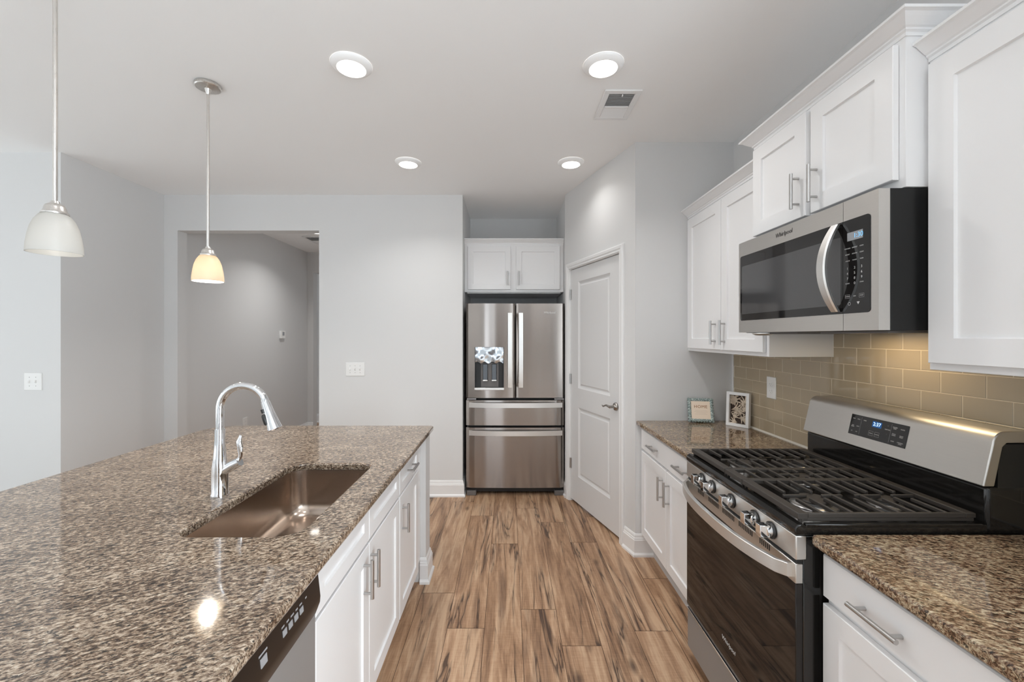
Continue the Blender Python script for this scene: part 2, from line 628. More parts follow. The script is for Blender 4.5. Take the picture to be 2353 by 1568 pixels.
FR = lambda p: (p.x, -4.5 - p.y, p.z)
FRT = lambda p: (XW + p.y, p.x, p.z)
FL = lambda p: (-6.0 - p.y, p.x, p.z)
wall_with_holes('wall_rear', WIN_REAR, -6.1, XW + 0.1, FR)
wall_with_holes('wall_right', ADDED_WIN_RIGHT, -4.6, 2.96, FRT)
wall_with_holes('wall_left_far', ADDED_WIN_LEFT, -4.6, 3.0, FL)
for i, (h, f) in enumerate([(h, FR) for h in WIN_REAR] + [(h, FL) for h in ADDED_WIN_LEFT] + [(h, FRT) for h in ADDED_WIN_RIGHT]):
    x0, x1, z0, z1 = h
    w = thing('window_%d' % (i + 1), kind='structure', loc=f(Vector(((x0 + x1) / 2, 0.06, z0))))
    mb = MB(f)
    for q in ((x0, x0 + 0.05, z0, z1), (x1 - 0.05, x1, z0, z1), (x0, x1, z0, z0 + 0.05), (x0, x1, z1 - 0.05, z1),
              (x0, x1, (z0 + z1) / 2 - 0.02, (z0 + z1) / 2 + 0.02)):
        mb.box(q[0], q[1], 0.03, 0.08, q[2], q[3])
    mb.build('window_frame', TRIM, w)
    MB(f).box(x0 + 0.05, x1 - 0.05, 0.05, 0.056, z0 + 0.05, z1 - 0.05).build('pane', (DAY_C if i == 2 else DAY) if f is FR else (FILL_L if f is FL else FILL_R), w)


WOODD = paint('dark_stained_wood', s2l((84, 60, 46))[:3], 0.4, 0.05, 40, 0.4)
ed = thing('added_dark_door', kind='structure', loc=(0.75, -4.5, 0))  # added unseen dark door, darkens the reflection in the refrigerator
mbd = MB()
mbd.box(-0.20, 0.595, -4.499, -4.45, 0.015, 2.35).box(0.605, 1.40, -4.499, -4.45, 0.015, 2.35)
mbd.build('added_door_leaf', WOODD, ed, bevel=0.004)

# baseboards
BASEP = [(0, 0), (0.026, 0), (0.026, 0.014), (0.020, 0.022), (0.016, 0.026), (0.016, 0.108), (0.0125, 0.114), (0.0125, 0.121),
         (0.009, 0.124), (0.0075, 0.138), (0.003, 0.148), (0, 0.149)]


def base_loops(mb, path, sides):
    """path: plan points; sides: outward offset direction at each point (already mitred)"""
    L = []
    for (x, y), (nx, ny) in zip(path, sides):
        L.append([(x + nx * d, y + ny * d, z) for d, z in BASEP])
    mb.loops(L)
    return mb


def baseboard(name, path, sides):
    return struct(name, base_loops(MB(), path, sides), TRIM)


baseboard('baseboard_back', [(-1.754, Yb), (-0.4235, Yb), (-0.4235, 4.3)], [(0, -1), (1, -1), (1, 0)])
baseboard('baseboard_back_left', [(-3.19, Yb), (-3.065, Yb)], [(0, -1), (0, -1)])
baseboard('baseboard_left', [(-3.19, Yb), (-3.19, 2.993), (-6.0, 2.993)], [(1, 0), (1, -1), (0, -1)])
baseboard('baseboard_hall', [(-3.13, 4.01), (-3.13, 6.54), (-3.036, 6.54)], [(1, 0), (1, -1), (0, -1)])
baseboard('baseboard_hall_far', [(-4.2, 7.25), (-1.2, 7.25)], [(0, -1), (0, -1)])

# pantry wall, set at an angle, with its door
PA = Vector((0.526, 3.900, 0))
PB = Vector((0.859, 2.839, 0))
PL = (PB - PA).length
ex = (PB - PA) / PL
PROT = math.atan2(ex.y, ex.x)
ey = Vector((-ex.y, ex.x, 0))
FP = lambda p: PA + ex * p.x + ey * p.y + Vector((0, 0, p.z))
DX0, DX1, DZ1 = 0.106, 0.924, 2.083
struct('wall_pantry', MB(FP).box(0, DX0 - 0.018, 0, 0.115, 0, CZ).box(DX1 + 0.018, PL, 0, 0.115, 0, CZ)
       .box(DX0 - 0.018, DX1 + 0.018, 0, 0.115, DZ1 + 0.018, CZ).box(DX0 - 0.1, DX1 + 0.1, 0.25, 0.27, 0, CZ), WALL)
door = thing('door_1', kind='structure', loc=PA + ex * DX0, rotz=PROT)
DW = DX1 - DX0


def panel_slab(mb, w, z0, z1, y0, y1, xs, zs):
    """door slab in local XZ with recessed moulded panels; front at y0 (room side), back at y1"""
    gx = [0.003, xs[0], xs[1], w - 0.003]
    gz = [z0, zs[0][0], zs[0][1], zs[1][0], zs[1][1], z1]
    for i in range(3):
        for j in range(5):
            a, b, c, d = gx[i], gx[i + 1], gz[j], gz[j + 1]
            if i == 1 and j in (1, 3):
                prof = [(0, y0), (0.006, y0 + 0.004), (0.020, y0 + 0.010), (0.030, y0 + 0.010), (0.040, y0 + 0.004)]
                mb.loops([[(a + s, y, c + s), (b - s, y, c + s), (b - s, y, d - s), (a + s, y, d - s)] for s, y in prof], False, True)
            else:
                mb.poly([(a, y0, c), (b, y0, c), (b, y0, d), (a, y0, d)])
    x0, x1 = gx[0], gx[-1]
    mb.poly([(x0, y1, z0), (x1, y1, z0), (x1, y1, z1), (x0, y1, z1)])
    mb.poly([(x0, y0, z0), (x0, y1, z0), (x0, y1, z1), (x0, y0, z1)])
    mb.poly([(x1, y0, z0), (x1, y1, z0), (x1, y1, z1), (x1, y0, z1)])
    mb.poly([(x0, y0, z0), (x1, y0, z0), (x1, y1, z0), (x0, y1, z0)])
    mb.poly([(x0, y0, z1), (x1, y0, z1), (x1, y1, z1), (x0, y1, z1)])


mb = MB()
panel_slab(mb, DW, 0.022, DZ1 - 0.004, 0.010, 0.045, (0.142, 0.668), ((0.255, 0.862), (1.030, 1.962)))
bmesh.ops.remove_doubles(mb.bm, verts=mb.bm.verts, dist=0.0002)
mb.build('door_slab', DOORP, door, local=True)
# jamb and casing
jm = MB()
jm.box(-0.018, 0, 0, 0.115, 0, DZ1).box(DW, DW + 0.018, 0, 0.115, 0, DZ1).box(-0.018, DW + 0.018, 0, 0.115, DZ1, DZ1 + 0.018)
jm.box(0, 0.012, 0.047, 0.08, 0, DZ1).box(DW - 0.012, DW, 0.047, 0.08, 0, DZ1)
jm.build('jamb', TRIM, door, local=True)
CASP = [(0.004, 0), (0.004, -0.010), (0.010, -0.014), (0.022, -0.012), (0.030, -0.017), (0.048, -0.019), (0.054, -0.016), (0.057, -0.010), (0.057, 0)]
cs = MB()
cs.loops([[(-d, y, 0) for d, y in CASP], [(-d, y, DZ1 + d) for d, y in CASP], [(DW + d, y, DZ1 + d) for d, y in CASP], [(DW + d, y, 0) for d, y in CASP]])
cs.build('casing', TRIM, door, local=True)
for z in (0.34, 1.10, 1.86):
    MB().cyl((-0.001, 0.003, z - 0.045), (-0.001, 0.003, z + 0.045), 0.0065, 12).box(-0.006, 0.016, 0.006, 0.0098, z - 0.045, z + 0.045).build('hinge', PULL, door, local=True, smooth=True)
hm = MB()
HX, HZ = DW - 0.066, 0.966
hm.lathe([(0.031, 0.010), (0.031, 0.004), (0.026, -0.004), (0.014, -0.008), (0.011, -0.012), (0.011, -0.046), (0.0, -0.050)], (HX, 0, HZ), 28, 'y')
hm.tube([(HX, -0.042, HZ), (HX - 0.02, -0.046, HZ + 0.003), (HX - 0.045, -0.047, HZ + 0.006), (HX - 0.07, -0.046, HZ - 0.002), (HX - 0.092, -0.044, HZ - 0.010), (HX - 0.11, -0.043, HZ - 0.004)],
        [0.010, 0.009, 0.007, 0.006, 0.006, 0.004], 12)
hm.build('lever_handle', BRONZE, door, local=True, smooth=True)
MB().box(DW - 0.0035, DW + 0.001, 0.004, 0.035, HZ - 0.055, HZ + 0.03).build('strike_plate', DARKINK, door, local=True)

# baseboard around the pantry corner
nB = Vector((-ex.y, ex.x, 0)) * -1
bis = (nB + Vector((0, -1, 0)))
bis = bis / bis.dot(nB)
c0 = PA + ex * (DX1 + 0.062)
baseboard('baseboard_pantry', [(c0.x, c0.y), (PB.x, PB.y), (0.99, PB.y)], [(nB.x, nB.y), (bis.x, bis.y), (0, -1)])
c1 = PA + ex * (DX0 - 0.060)
baseboard('baseboard_pantry_left', [(0.533, 3.93), (c1.x, c1.y)], [(nB.x, nB.y), (nB.x, nB.y)])

# ------------------------------------------------------------------ backsplash
bs = thing('wall_backsplash', kind='structure', loc=(XW, 1.5, 0.914))
mb = MB()
TW, TH, G, ZT0 = 0.1415, 0.0735, 0.0030, 0.9155
YL, YR = 2.822, -0.2
rows = 8
for r in range(rows):
    z0, z1 = ZT0 + r * TH + G / 2, ZT0 + (r + 1) * TH - G / 2
    ph = 1.4017 if r % 2 == 0 else 1.4017 + TW / 2
    k = math.floor((YR - ph) / TW)
    while ph + k * TW < YL:
        a, b = max(ph + k * TW + G / 2, YR), min(ph + (k + 1) * TW - G / 2, YL)
        k += 1
        if b - a < 0.004: continue
        L = [[(x, a + i, z0 + i), (x, b - i, z0 + i), (x, b - i, z1 - i), (x, a + i, z1 - i)] for i, x in ((0, XW - 0.001), (0, XW - 0.0072), (0.0009, XW - 0.008))]
        mb.loops(L, False, True)
mb.build('tiles', TILE, bs)
MB().box(XW - 0.0068, XW - 0.0002, YR, YL, ZT0, ZT0 + rows * TH).build('grout', GROUT, bs)
struct('trim_1', MB().box(XW - 0.012, XW, YL, YL + 0.0165, 0.914, 1.383), TRIM)
struct('trim_2', MB().prism([(0.0, 0.0), (0.011, 0.0), (0.006, 0.0045), (0.0, 0.008)], lambda p, t: (XW - 0.0082 - p[0], t, 0.9145 + p[1]), 1.965, 2.815), CAULK)


# ------------------------------------------------------------------ cabinet builders
# cabinet space: x along the run, y out of the face (0 = face frame, + towards the room), z up
def shaker(T, u0, u1, z0, z1, parent, name='door', stile=0.058, rail=None, th=0.02, flat=False):
    mb = MB(T)
    if flat:
        prof = [(0.002, 0.001), (0.0, 0.003), (0.0, th - 0.004), (0.003, th)]
    else:
        prof = [(0.002, 0.001), (0.0, 0.003), (0.0, th - 0.002), (0.002, th), (stile, th), (stile + 0.0025, th - 0.008)]
    mb.rect_loops(u0, u1, z0, z1, prof)
    return mb.build(name, CAB, parent)


def pull(T, u, z, vertical, parent, length=0.137, base=0.02):
    mb = MB(T)
    h, c = length / 2, length * 0.36
    if vertical:
        mb.cyl((u, base + 0.030, z - h), (u, base + 0.030, z + h), 0.0062, 14)
        for s in (-c, c): mb.cyl((u, base, z + s), (u, base + 0.028, z + s), 0.0048, 12)
    else:
        mb.cyl((u - h, base + 0.030, z), (u + h, base + 0.030, z), 0.0062, 14)
        for s in (-c, c): mb.cyl((u + s, base, z), (u + s, base + 0.028, z), 0.0048, 12)
    return mb.build('handle', PULL, parent, smooth=True)


def carcass(T, u0, u1, z0, z1, depth, parent, open_top=False, bottom=True, mat=None):
    """box behind the face frame, frame plane at y = 0"""
    mb = MB(T)
    if open_top:
        t = 0.018
        mb.box(u0, u0 + t, -depth, 0, z0, z1).box(u1 - t, u1, -depth, 0, z0, z1)
        mb.box(u0 + t, u1 - t, -depth, 0, z0, z0 + t).box(u0 + t, u1 - t, -depth, -depth + t, z0 + t, z1)
        mb.box(u0 + t, u1 - t, -t, 0, z1 - 0.03, z1).box(u0 + t, u1 - t, -t, 0, z0 + t, z0 + 0.04)
    else:
        mb.box(u0, u1, -depth, 0, z0, z1)
    return mb.build('carcass', mat or CAB, parent, bevel=0.0012, seg=1)


CROWN = [(0.0, 0.0), (0.004, 0.0), (0.004, 0.010), (0.010, 0.014), (0.010, 0.019), (0.016, 0.022), (0.032, 0.036), (0.040, 0.044),
         (0.046, 0.046), (0.050, 0.047), (0.050, 0.055), (0.0, 0.055)]

RB = lambda xf: (lambda p: (xf - p.y, p.x, p.z))      # right-hand run, faces -X, frame plane at X = xf
IS = lambda xf: (lambda p: (xf + p.y, p.x, p.z))      # island, faces +X

# --- right run: base cabinets
T = RB(0.915)
rootc = thing('base_cabinet', 'white base cabinet between the pantry wall and the gas range', 'cabinet', (0.915, 2.40, 0), 'white base cabinets')
carcass(T, 1.962, 2.836, 0.14, 0.884, 0.60, rootc)
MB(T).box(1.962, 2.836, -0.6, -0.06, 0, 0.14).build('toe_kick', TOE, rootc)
d = shaker(T, 1.972, 2.826, 0.730, 0.862, rootc, 'drawer', flat=True)
pull(T, 2.568, 0.795, False, d)
pull(T, 2.157, 0.795, False, d)
d = shaker(T, 2.389, 2.826, 0.155, 0.715, rootc)
pull(T, 2.433, 0.598, True, d)
d = shaker(T, 1.972, 2.383, 0.155, 0.715, rootc)
pull(T, 2.338, 0.598, True, d)

rootc = thing('base_cabinet', 'white base cabinet beside the black side of the range, nearest the camera', 'cabinet', (0.915, 1.0, 0), 'white base cabinets')
carcass(T, 0.326, 1.200, 0.14, 0.884, 0.60, rootc)
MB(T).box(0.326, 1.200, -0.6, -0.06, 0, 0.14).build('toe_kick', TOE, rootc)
d = shaker(T, 0.336, 1.196, 0.742, 0.862, rootc, 'drawer', flat=True)
pull(T, 1.005, 0.797, False, d)
pull(T, 0.594, 0.797, False, d)
d = shaker(T, 0.768, 1.196, 0.155, 0.722, rootc)
pull(T, 0.812, 0.598, True, d)
d = shaker(T, 0.336, 0.762, 0.155, 0.722, rootc)
pull(T, 0.718, 0.598, True, d)

# --- right run: upper cabinets
T = RB(1.215)


def upper(label, y0, y1, z0, z1, doors, pulls, xf, crown_path, stile=0.062, door_z=None):
    T = RB(xf)
    root = thing('wall_cabinet', label, 'cabinet', (xf, (y0 + y1) / 2, z0), 'white wall cabinets')
    carcass(T, y0, y1, z0, z1, XW - 0.0005 - xf, root)
    dz = door_z or (z0 + 0.02, z1 - 0.02)
    for (a, b), p in zip(doors, pulls):
        d = shaker(T, a, b, dz[0], dz[1], root, stile=stile)
        if p: pull(T, p[0], p[1], True, d)
    rows = [[f(o, z1 - 0.004 + z) for o, z in CROWN] for f in crown_path]
    mb = MB()
    mb.loops(rows)
    mb.build('crown_moulding', CAB, root)
    return root


upper('white two-door wall cabinet over the framed pictures, left of the microwave', 1.955, 2.836, 1.385, 2.275,
      [(2.367, 2.802), (1.975, 2.360)], [(2.423, 1.503), (2.318, 1.503)], 1.215,
      [lambda o, z: (1.215 - o, 2.836, z), lambda o, z: (1.215 - o, 1.968, z)])
upper('taller white two-door wall cabinet mounted above the microwave', 1.213, 1.953, 1.914, 2.352,
      [(1.594, 1.938), (1.232, 1.570)], [(1.632, 2.044), (1.537, 2.042)], 1.148,
      [lambda o, z: (XW - 0.0005, 1.953 + o, z), lambda o, z: (1.148 - o, 1.953 + o, z), lambda o, z: (1.148 - o, 1.213 - o, z), lambda o, z: (XW - 0.0005, 1.213 - o, z)],
      door_z=(1.940, 2.336))
upper('white wall cabinet right of the microwave, cut off by the photo edge', 0.45, 1.211, 1.385, 2.275,
      [(0.835, 1.197), (0.465, 0.829)], [(0.875, 1.503), (0.79, 1.503)], 1.215,
      [lambda o, z: (1.215 - o, 1.211, z), lambda o, z: (1.215 - o, 0.45, z)], stile=0.070)


# ------------------------------------------------------------------ countertops
def offset_poly(pts, d):
    """inset a CCW polygon by d (positive = inwards)"""
    n = len(pts)
    out = []
    for i in range(n):
        p0, p1, p2 = Vector(pts[i - 1]), Vector(pts[i]), Vector(pts[(i + 1) % n])
        a, b = (p1 - p0).normalized(), (p2 - p1).normalized()
        na, nb = Vector((-a.y, a.x)), Vector((-b.y, b.x))
        m = na + nb
        if m.length < 1e-6: m = na
        m = m / max(0.25, m.dot(na))
        out.append(p1 + m * d)
    return out


def arc(cx, cy, r, a0, a1, n=8):
    return [(cx + r * cos(a0 + (a1 - a0) * i / n), cy + r * sin(a0 + (a1 - a0) * i / n)) for i in range(n + 1)]


def slab(outer, z0, z1, hole=None, e=0.007):
    mb = MB()
    prof = [(e, z1), (e * 0.3, z1 - e * 0.3), (0, z1 - e), (0, z0 + e), (e * 0.3, z0 + e * 0.3), (e, z0)]

    def ring(poly, sgn):
        return [[mb.v((p.x, p.y, z)) for p in offset_poly(poly, d * sgn)] for d, z in prof]

    def join(rs):
        for a, b in zip(rs[:-1], rs[1:]):
            n = len(a)
            for i in range(n): mb.face([a[i], a[(i + 1) % n], b[(i + 1) % n], b[i]])

    ro = ring(outer, 1)
    join(ro)
    rings = [ro]
    if hole:
        rh = ring(hole, -1)
        join(rh)
        rings.append(rh)
    for idx in (0, -1):
        flat = [v for r in rings for v in r[idx]]
        polys = [[v.co.copy() for v in r[idx]] for r in rings]
        for t in tessellate_polygon(polys):
            mb.face([flat[i] for i in t])
    return mb


# right run
far = [(0.865, 1.962), (XW - 0.009, 1.962), (XW - 0.009, 2.836), (0.865, 2.836)]
tag(slab(far, 0.884, 0.914).build('countertop', GRANITE_R, smooth=True, angle=16),
    'brown granite countertop with two small frames standing on it', 'countertop', 'brown granite countertops')
near = arc(0.880, 1.190, 0.015, pi / 2, pi, 6) + [(0.865, 0.32), (XW - 0.009, 0.32), (XW - 0.009, 1.205)]
tag(slab(near, 0.884, 0.914).build('countertop', GRANITE_R, smooth=True, angle=16),
    'empty brown granite countertop in the lower right corner, beside the range', 'countertop', 'brown granite countertops')

# island
IX0, IX1, IY0, IY1 = -1.862, -0.474, 0.28, 2.675
outer = [(IX0, IY0), (IX1, IY0)] + arc(IX1 - 0.02, IY1 - 0.02, 0.02, 0, pi / 2, 5) + arc(IX0 + 0.16, IY1 - 0.16, 0.16, pi / 2, pi, 14)
HX0, HX1, HY0, HY1, HR = -0.955, -0.600, 1.190, 1.872, 0.075
hole = (arc(HX1 - HR, HY0 + HR, HR, -pi / 2, 0, 8) + arc(HX1 - 0.06, HY1 - 0.06, 0.06, 0, pi / 2, 8)
        + arc(HX0 + HR, HY1 - HR, HR, pi / 2, pi, 8) + arc(HX0 + 0.05, HY0 + 0.05, 0.05, pi, 1.5 * pi, 8))
tag(slab(outer, 0.884, 0.914, hole).build('countertop', GRANITE_I, smooth=True, angle=16),
    'large grey brown granite island top with a sink cut into it', 'countertop', 'brown granite countertops')

# sink
sk = thing('sink', 'brown-reflecting stainless steel undermount sink sunk in the island top', 'sink', (-0.78, 1.53, 0.68))
mb = MB()
cx, cy = (HX0 + HX1) / 2, (HY0 + HY1) / 2


def sink_ring(d, z, r):
    """rounded rectangle grown by d around the cut-out"""
    x0, x1, y0, y1 = HX0 - d, HX1 + d, HY0 - d, HY1 + d
    p = (arc(x1 - r, y0 + r, r, -pi / 2, 0, 8) + arc(x1 - r, y1 - r, r, 0, pi / 2, 8) + arc(x0 + r, y1 - r, r, pi / 2, pi, 8) + arc(x0 + r, y0 + r, r, pi, 1.5 * pi, 8))
    return [(a, b, z) for a, b in p]


L = [sink_ring(0.030, 0.8835, 0.09), sink_ring(0.007, 0.8835, 0.075), sink_ring(0.005, 0.86, 0.073), sink_ring(0.001, 0.745, 0.072),
     sink_ring(-0.003, 0.725, 0.070), sink_ring(-0.012, 0.707, 0.066), sink_ring(-0.026, 0.694, 0.06), sink_ring(-0.046, 0.688, 0.05),
     sink_ring(-0.10, 0.6855, 0.04), sink_ring(-0.125, 0.684, 0.045)]
mb = MB()
mb.loops(L, False, True)
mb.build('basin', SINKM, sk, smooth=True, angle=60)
MB().lathe([(0.046, 0.684), (0.043, 0.686), (0.036, 0.684), (0.033, 0.676), (0.0005, 0.674)], (cx, cy, 0), 32, caps=False).build('drain', CHROME, sk, smooth=True)

# faucet
fx, fy = -1.030, 1.500
fc = thing('faucet', 'chrome gooseneck pull-down faucet standing behind the sink', 'faucet', (fx, fy, 0.914))
MB().lathe([(0.0, 0.9145), (0.029, 0.9145), (0.029, 0.920), (0.0265, 0.926), (0.0265, 0.99), (0.025, 1.02), (0.019, 1.07), (0.0165, 1.11), (0.0160, 1.150), (0.0, 1.150)], (fx, fy, 0), 32, caps=False).build('body', CHROME, fc, smooth=True)
pts = [(fx, fy, 1.148), (fx, fy, 1.20)]
R = 0.083
for i in range(0, 19):
    a = pi - i * radians(165) / 18
    pts.append((fx + R + R * cos(a), fy, 1.222 + R * sin(a)))
MB().tube(pts, 0.0130, 18).build('spout', CHROME, fc, smooth=True)
e1 = Vector(pts[-1])
dirv = (Vector(pts[-1]) - Vector(pts[-2])).normalized()
hd = MB().tube([e1 - dirv * 0.004, e1 + dirv * 0.012, e1 + dirv * 0.04, e1 + dirv * 0.075, e1 + dirv * 0.098, e1 + dirv * 0.101], [0.0145, 0.0155, 0.0175, 0.0215, 0.0245, 0.022], 24, up=(0, 1, 0)).build('spray_head', CHROME, fc, smooth=True)
b1 = e1 + dirv * 0.030 + Vector((-0.013, -0.011, 0))
b2 = e1 + dirv * 0.062 + Vector((-0.0155, -0.0135, 0))
MB().tube([b1 - dirv * 0.007, b1 + dirv * 0.007], 0.0065, 14).build('spray_button', BLACKP, hd, smooth=True)
MB().tube([b2 - dirv * 0.020, b2 - dirv * 0.014, b2 + dirv * 0.014, b2 + dirv * 0.020], [0.004, 0.0075, 0.0075, 0.004], 14).build('spray_button', BLACKP, hd, smooth=True)
lv = MB()
lv.tube([(fx + 0.008, fy, 0.998), (fx + 0.045, fy, 1.020), (fx + 0.072, fy, 1.034)], [0.016, 0.0175, 0.016], 20)
lv.tube([(fx + 0.066, fy, 1.034), (fx + 0.074, fy, 1.055), (fx + 0.072, fy, 1.085), (fx + 0.068, fy, 1.105), (fx + 0.074, fy, 1.128)], [0.006, 0.007, 0.010, 0.010, 0.004], 14, sx=0.7)
lv.build('lever', CHROME, fc, smooth=True)

# ------------------------------------------------------------------ island cabinets
T = IS(-0.530)
rootc = thing('base_cabinet', 'white sink cabinet in the island with two doors and paired handles', 'cabinet', (-0.53, 1.54, 0), 'white base cabinets')
carcass(T, 1.110, 1.970, 0.14, 0.884, 0.555, rootc, open_top=True)
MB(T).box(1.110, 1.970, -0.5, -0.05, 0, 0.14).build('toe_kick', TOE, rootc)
for a, b, hu in ((1.114, 1.5385, 1.483), (1.5425, 1.967, 1.556)):
    shaker(T, a, b, 0.733, 0.868, rootc, 'false_front', stile=0.05)
    d = shaker(T, a, b, 0.145, 0.722, rootc)
    pull(T, hu, 0.622, True, d)
rootc = thing('base_cabinet', 'narrow white island cabinet with one drawer over one door, far end', 'cabinet', (-0.53, 2.17, 0), 'white base cabinets')
carcass(T, 1.972, 2.528, 0.14, 0.884, 0.555, rootc)
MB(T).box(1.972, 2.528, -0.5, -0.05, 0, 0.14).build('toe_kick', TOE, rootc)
d = shaker(T, 1.976, 2.384, 0.733, 0.868, rootc, 'drawer', stile=0.045)
pull(T, 2.175, 0.803, False, d)
d = shaker(T, 1.976, 2.384, 0.145, 0.722, rootc)
pull(T, 2.022, 0.607, True, d)
# island end wall and back wall under the overhang
struct('wall_island', MB().box(-1.21, -0.497, 2.530, 2.655, 0, 0.8825).box(-1.21, -1.09, 0.40, 2.530, 0, 0.8825), WALL)
baseboard('baseboard_island', [(-0.530, 2.530), (-0.497, 2.530), (-0.497, 2.655), (-1.21, 2.655)], [(0, -1), (1, -1), (1, 1), (0, 1)])

# dishwasher
dw = thing('dishwasher', 'stainless dishwasher with black control panel in the island, lower left', 'dishwasher', (-0.53, 0.80, 0))
MB().box(-1.07, -0.532, 0.505, 1.104, 0.10, 0.872).build('tub', GREYP, dw)
MB().box(-1.05, -0.60, 0.507, 1.102, 0.002, 0.10).build('toe_panel', BLACKP, dw)
MB().box(-0.532, -0.506, 0.507, 1.103, 0.115, 0.760).build('door', STEEL_D, dw, bevel=0.003)
pf = [(-0.532, 0.752), (-0.506, 0.752), (-0.4935, 0.785), (-0.4925, 0.800), (-0.500, 0.868), (-0.506, 0.872), (-0.532, 0.872)]
cp = MB().prism(pf, lambda p, t: (p[0], t, p[1]), 0.507, 1.103).build('control_panel', DISHB, dw, bevel=0.002)
EXD, EZD = Vector((0, 1, 0)), Vector((-0.0075, 0, 0.068)).normalized()


def on_dw(y, z, off=0.0006):
    return (-0.4925 - (z - 0.80) * 0.0075 / 0.068 + off, y, z)


for i, yb_ in enumerate((0.93, 0.955, 0.98, 1.005)):
    MB().loops([[on_dw(yb_ + a, zz, o) for a, zz in ((-0.008, 0.818), (0.008, 0.818), (0.008, 0.832), (-0.008, 0.832))] for o in (0.0, 0.0012)]).build('button', GREYINK, cp)
MB().loops([[on_dw(0.85 + a, zz, o) for a, zz in ((-0.011, 0.815), (0.011, 0.815), (0.011, 0.833), (-0.011, 0.833))] for o in (0.0, 0.0012)]).build('button', GREYINK, cp)
fw = MB()
for yy, w_ in ((0.925, 0.012), (0.945, 0.010), (0.965, 0.014), (0.985, 0.01), (1.004, 0.012), (0.85, 0.03), (1.03, 0.008)):
    fw.poly([on_dw(yy - w_ / 2, 0.838), on_dw(yy + w_ / 2, 0.838), on_dw(yy + w_ / 2, 0.842), on_dw(yy - w_ / 2, 0.842)])
fw.build('lettering', GREYINK, cp)
hp = MB().loops([[on_dw(y_, z_, 0.0004) for y_, z_ in ((0.63, 0.800), (0.80, 0.800), (0.79, 0.826), (0.64, 0.826))], [on_dw(y_, z_, 0.001) for y_, z_ in ((0.645, 0.804), (0.785, 0.804), (0.778, 0.822), (0.652, 0.822))]]).build('pocket_handle', BLACKP, cp)


# ------------------------------------------------------------------ gas range
RY0, RY1, RXF = 1.212, 1.954, 0.830
RC = (RY0 + RY1) / 2
rg = thing('gas_range', 'stainless and black gas range with cast iron grates', 'range', (1.15, RC, 0))
MB().box(0.852, 1.500, RY0 + 0.002, RY1 - 0.002, 0.035, 0.903).build('body', BLACKE, rg, bevel=0.003)
for yy in (RY0 + 0.05, RY1 - 0.05):
    for xx in (0.90, 1.44):
        MB().cyl((xx, yy, 0.0), (xx, yy, 0.036), 0.016, 14).build('foot', BLACKP, rg)
dr = MB().box(RXF + 0.002, 0.851, RY0 + 0.003, RY1 - 0.003, 0.048, 0.232).build('drawer', STEEL_D, rg, bevel=0.004)
MB().box(RXF - 0.004, RXF + 0.004, RY0 + 0.004, RY1 - 0.004, 0.226, 0.233).build('drawer_lip', CHROME, dr, bevel=0.0015)
od = MB().box(RXF, 0.851, RY0 + 0.001, RY1 - 0.001, 0.246, 0.765).build('oven_door', OVENG, rg, bevel=0.002)
MB().box(RXF + 0.001, RXF + 0.010, RY0 + 0.002, RY1 - 0.002, 0.240, 0.2475).build('door_trim', GREYP, od)
ts = MB().box(RXF - 0.001, 0.851, RY0, RY1, 0.766, 0.823).build('door_top_strip', STEEL_X, od, bevel=0.002)
for cgrp in (-0.225, -0.115, 0.0, 0.115, 0.225):
    n_ = 9 if abs(cgrp) < 0.2 else 6
    sl = MB()
    for i in range(n_):
        y_ = RC + cgrp + (i - (n_ - 1) / 2) * 0.0098
        sl.box(RXF - 0.0016, RXF - 0.0008, y_ - 0.0022, y_ + 0.0022, 0.800, 0.818)
    sl.build('vent_slots', DARKGAP, od)
# bowed handle
hn = MB()
nseg = 28
L = []
for i in range(nseg + 1):
    t = i / nseg
    y_ = RY0 + 0.016 + t * (RY1 - RY0 - 0.032)
    b_ = 0.012 + 0.056 * (1 - abs(2 * t - 1) ** 2.6)
    if i in (0, nseg): b_ = 0.0
    xo = RXF - b_
    L.append([(xo, y_, 0.778), (xo - 0.013, y_, 0.778), (xo - 0.0145, y_, 0.7795), (xo - 0.0145, y_, 0.8165), (xo - 0.013, y_, 0.818), (xo, y_, 0.818)])
hn.loops(L)
hn.build('handle', STEEL_B, od, smooth=True)
lettering('Whirlpool', 0.023, basis((RXF - 0.0006, RC, 0.318), (0, -1, 0), (0, 0, 1)), WHITEINK, od, 'logo', shear=0.15)
# control panel and knobs
MB().box(RXF, 0.862, RY0, RY1, 0.834, 0.904).build('control_panel', STEEL_X, rg, bevel=0.003)
MB().box(RXF + 0.006, 0.852, RY0 + 0.004, RY1 - 0.004, 0.822, 0.835).build('panel_gap', DARKGAP, rg)
for ky in (1.797, 1.708, 1.561, 1.413, 1.325):
    kn = MB()
    kn.lathe([(0.020, RXF - 0.004), (0.0205, RXF - 0.012), (0.019, RXF - 0.022), (0.0, RXF - 0.022)], (0, ky, 0.870), 28, 'x', caps=False)
    kn.loops([[(x, ky + sgn * w, 0.870 + zz) for sgn, zz in ((-1, -0.019), (1, -0.019), (1, 0.019), (-1, 0.019))] for x, w in ((RXF - 0.012, 0.0145), (RXF - 0.043, 0.0130))])
    k_ = kn.build('knob', CHROME, rg, smooth=True, bevel=0.0015)
    MB().lathe([(0.0, RXF - 0.001), (0.026, RXF - 0.001), (0.026, RXF - 0.004), (0.0, RXF - 0.004)], (0, ky, 0.870), 28, 'x', caps=False).build('knob_skirt', BLACKP, k_, smooth=True)
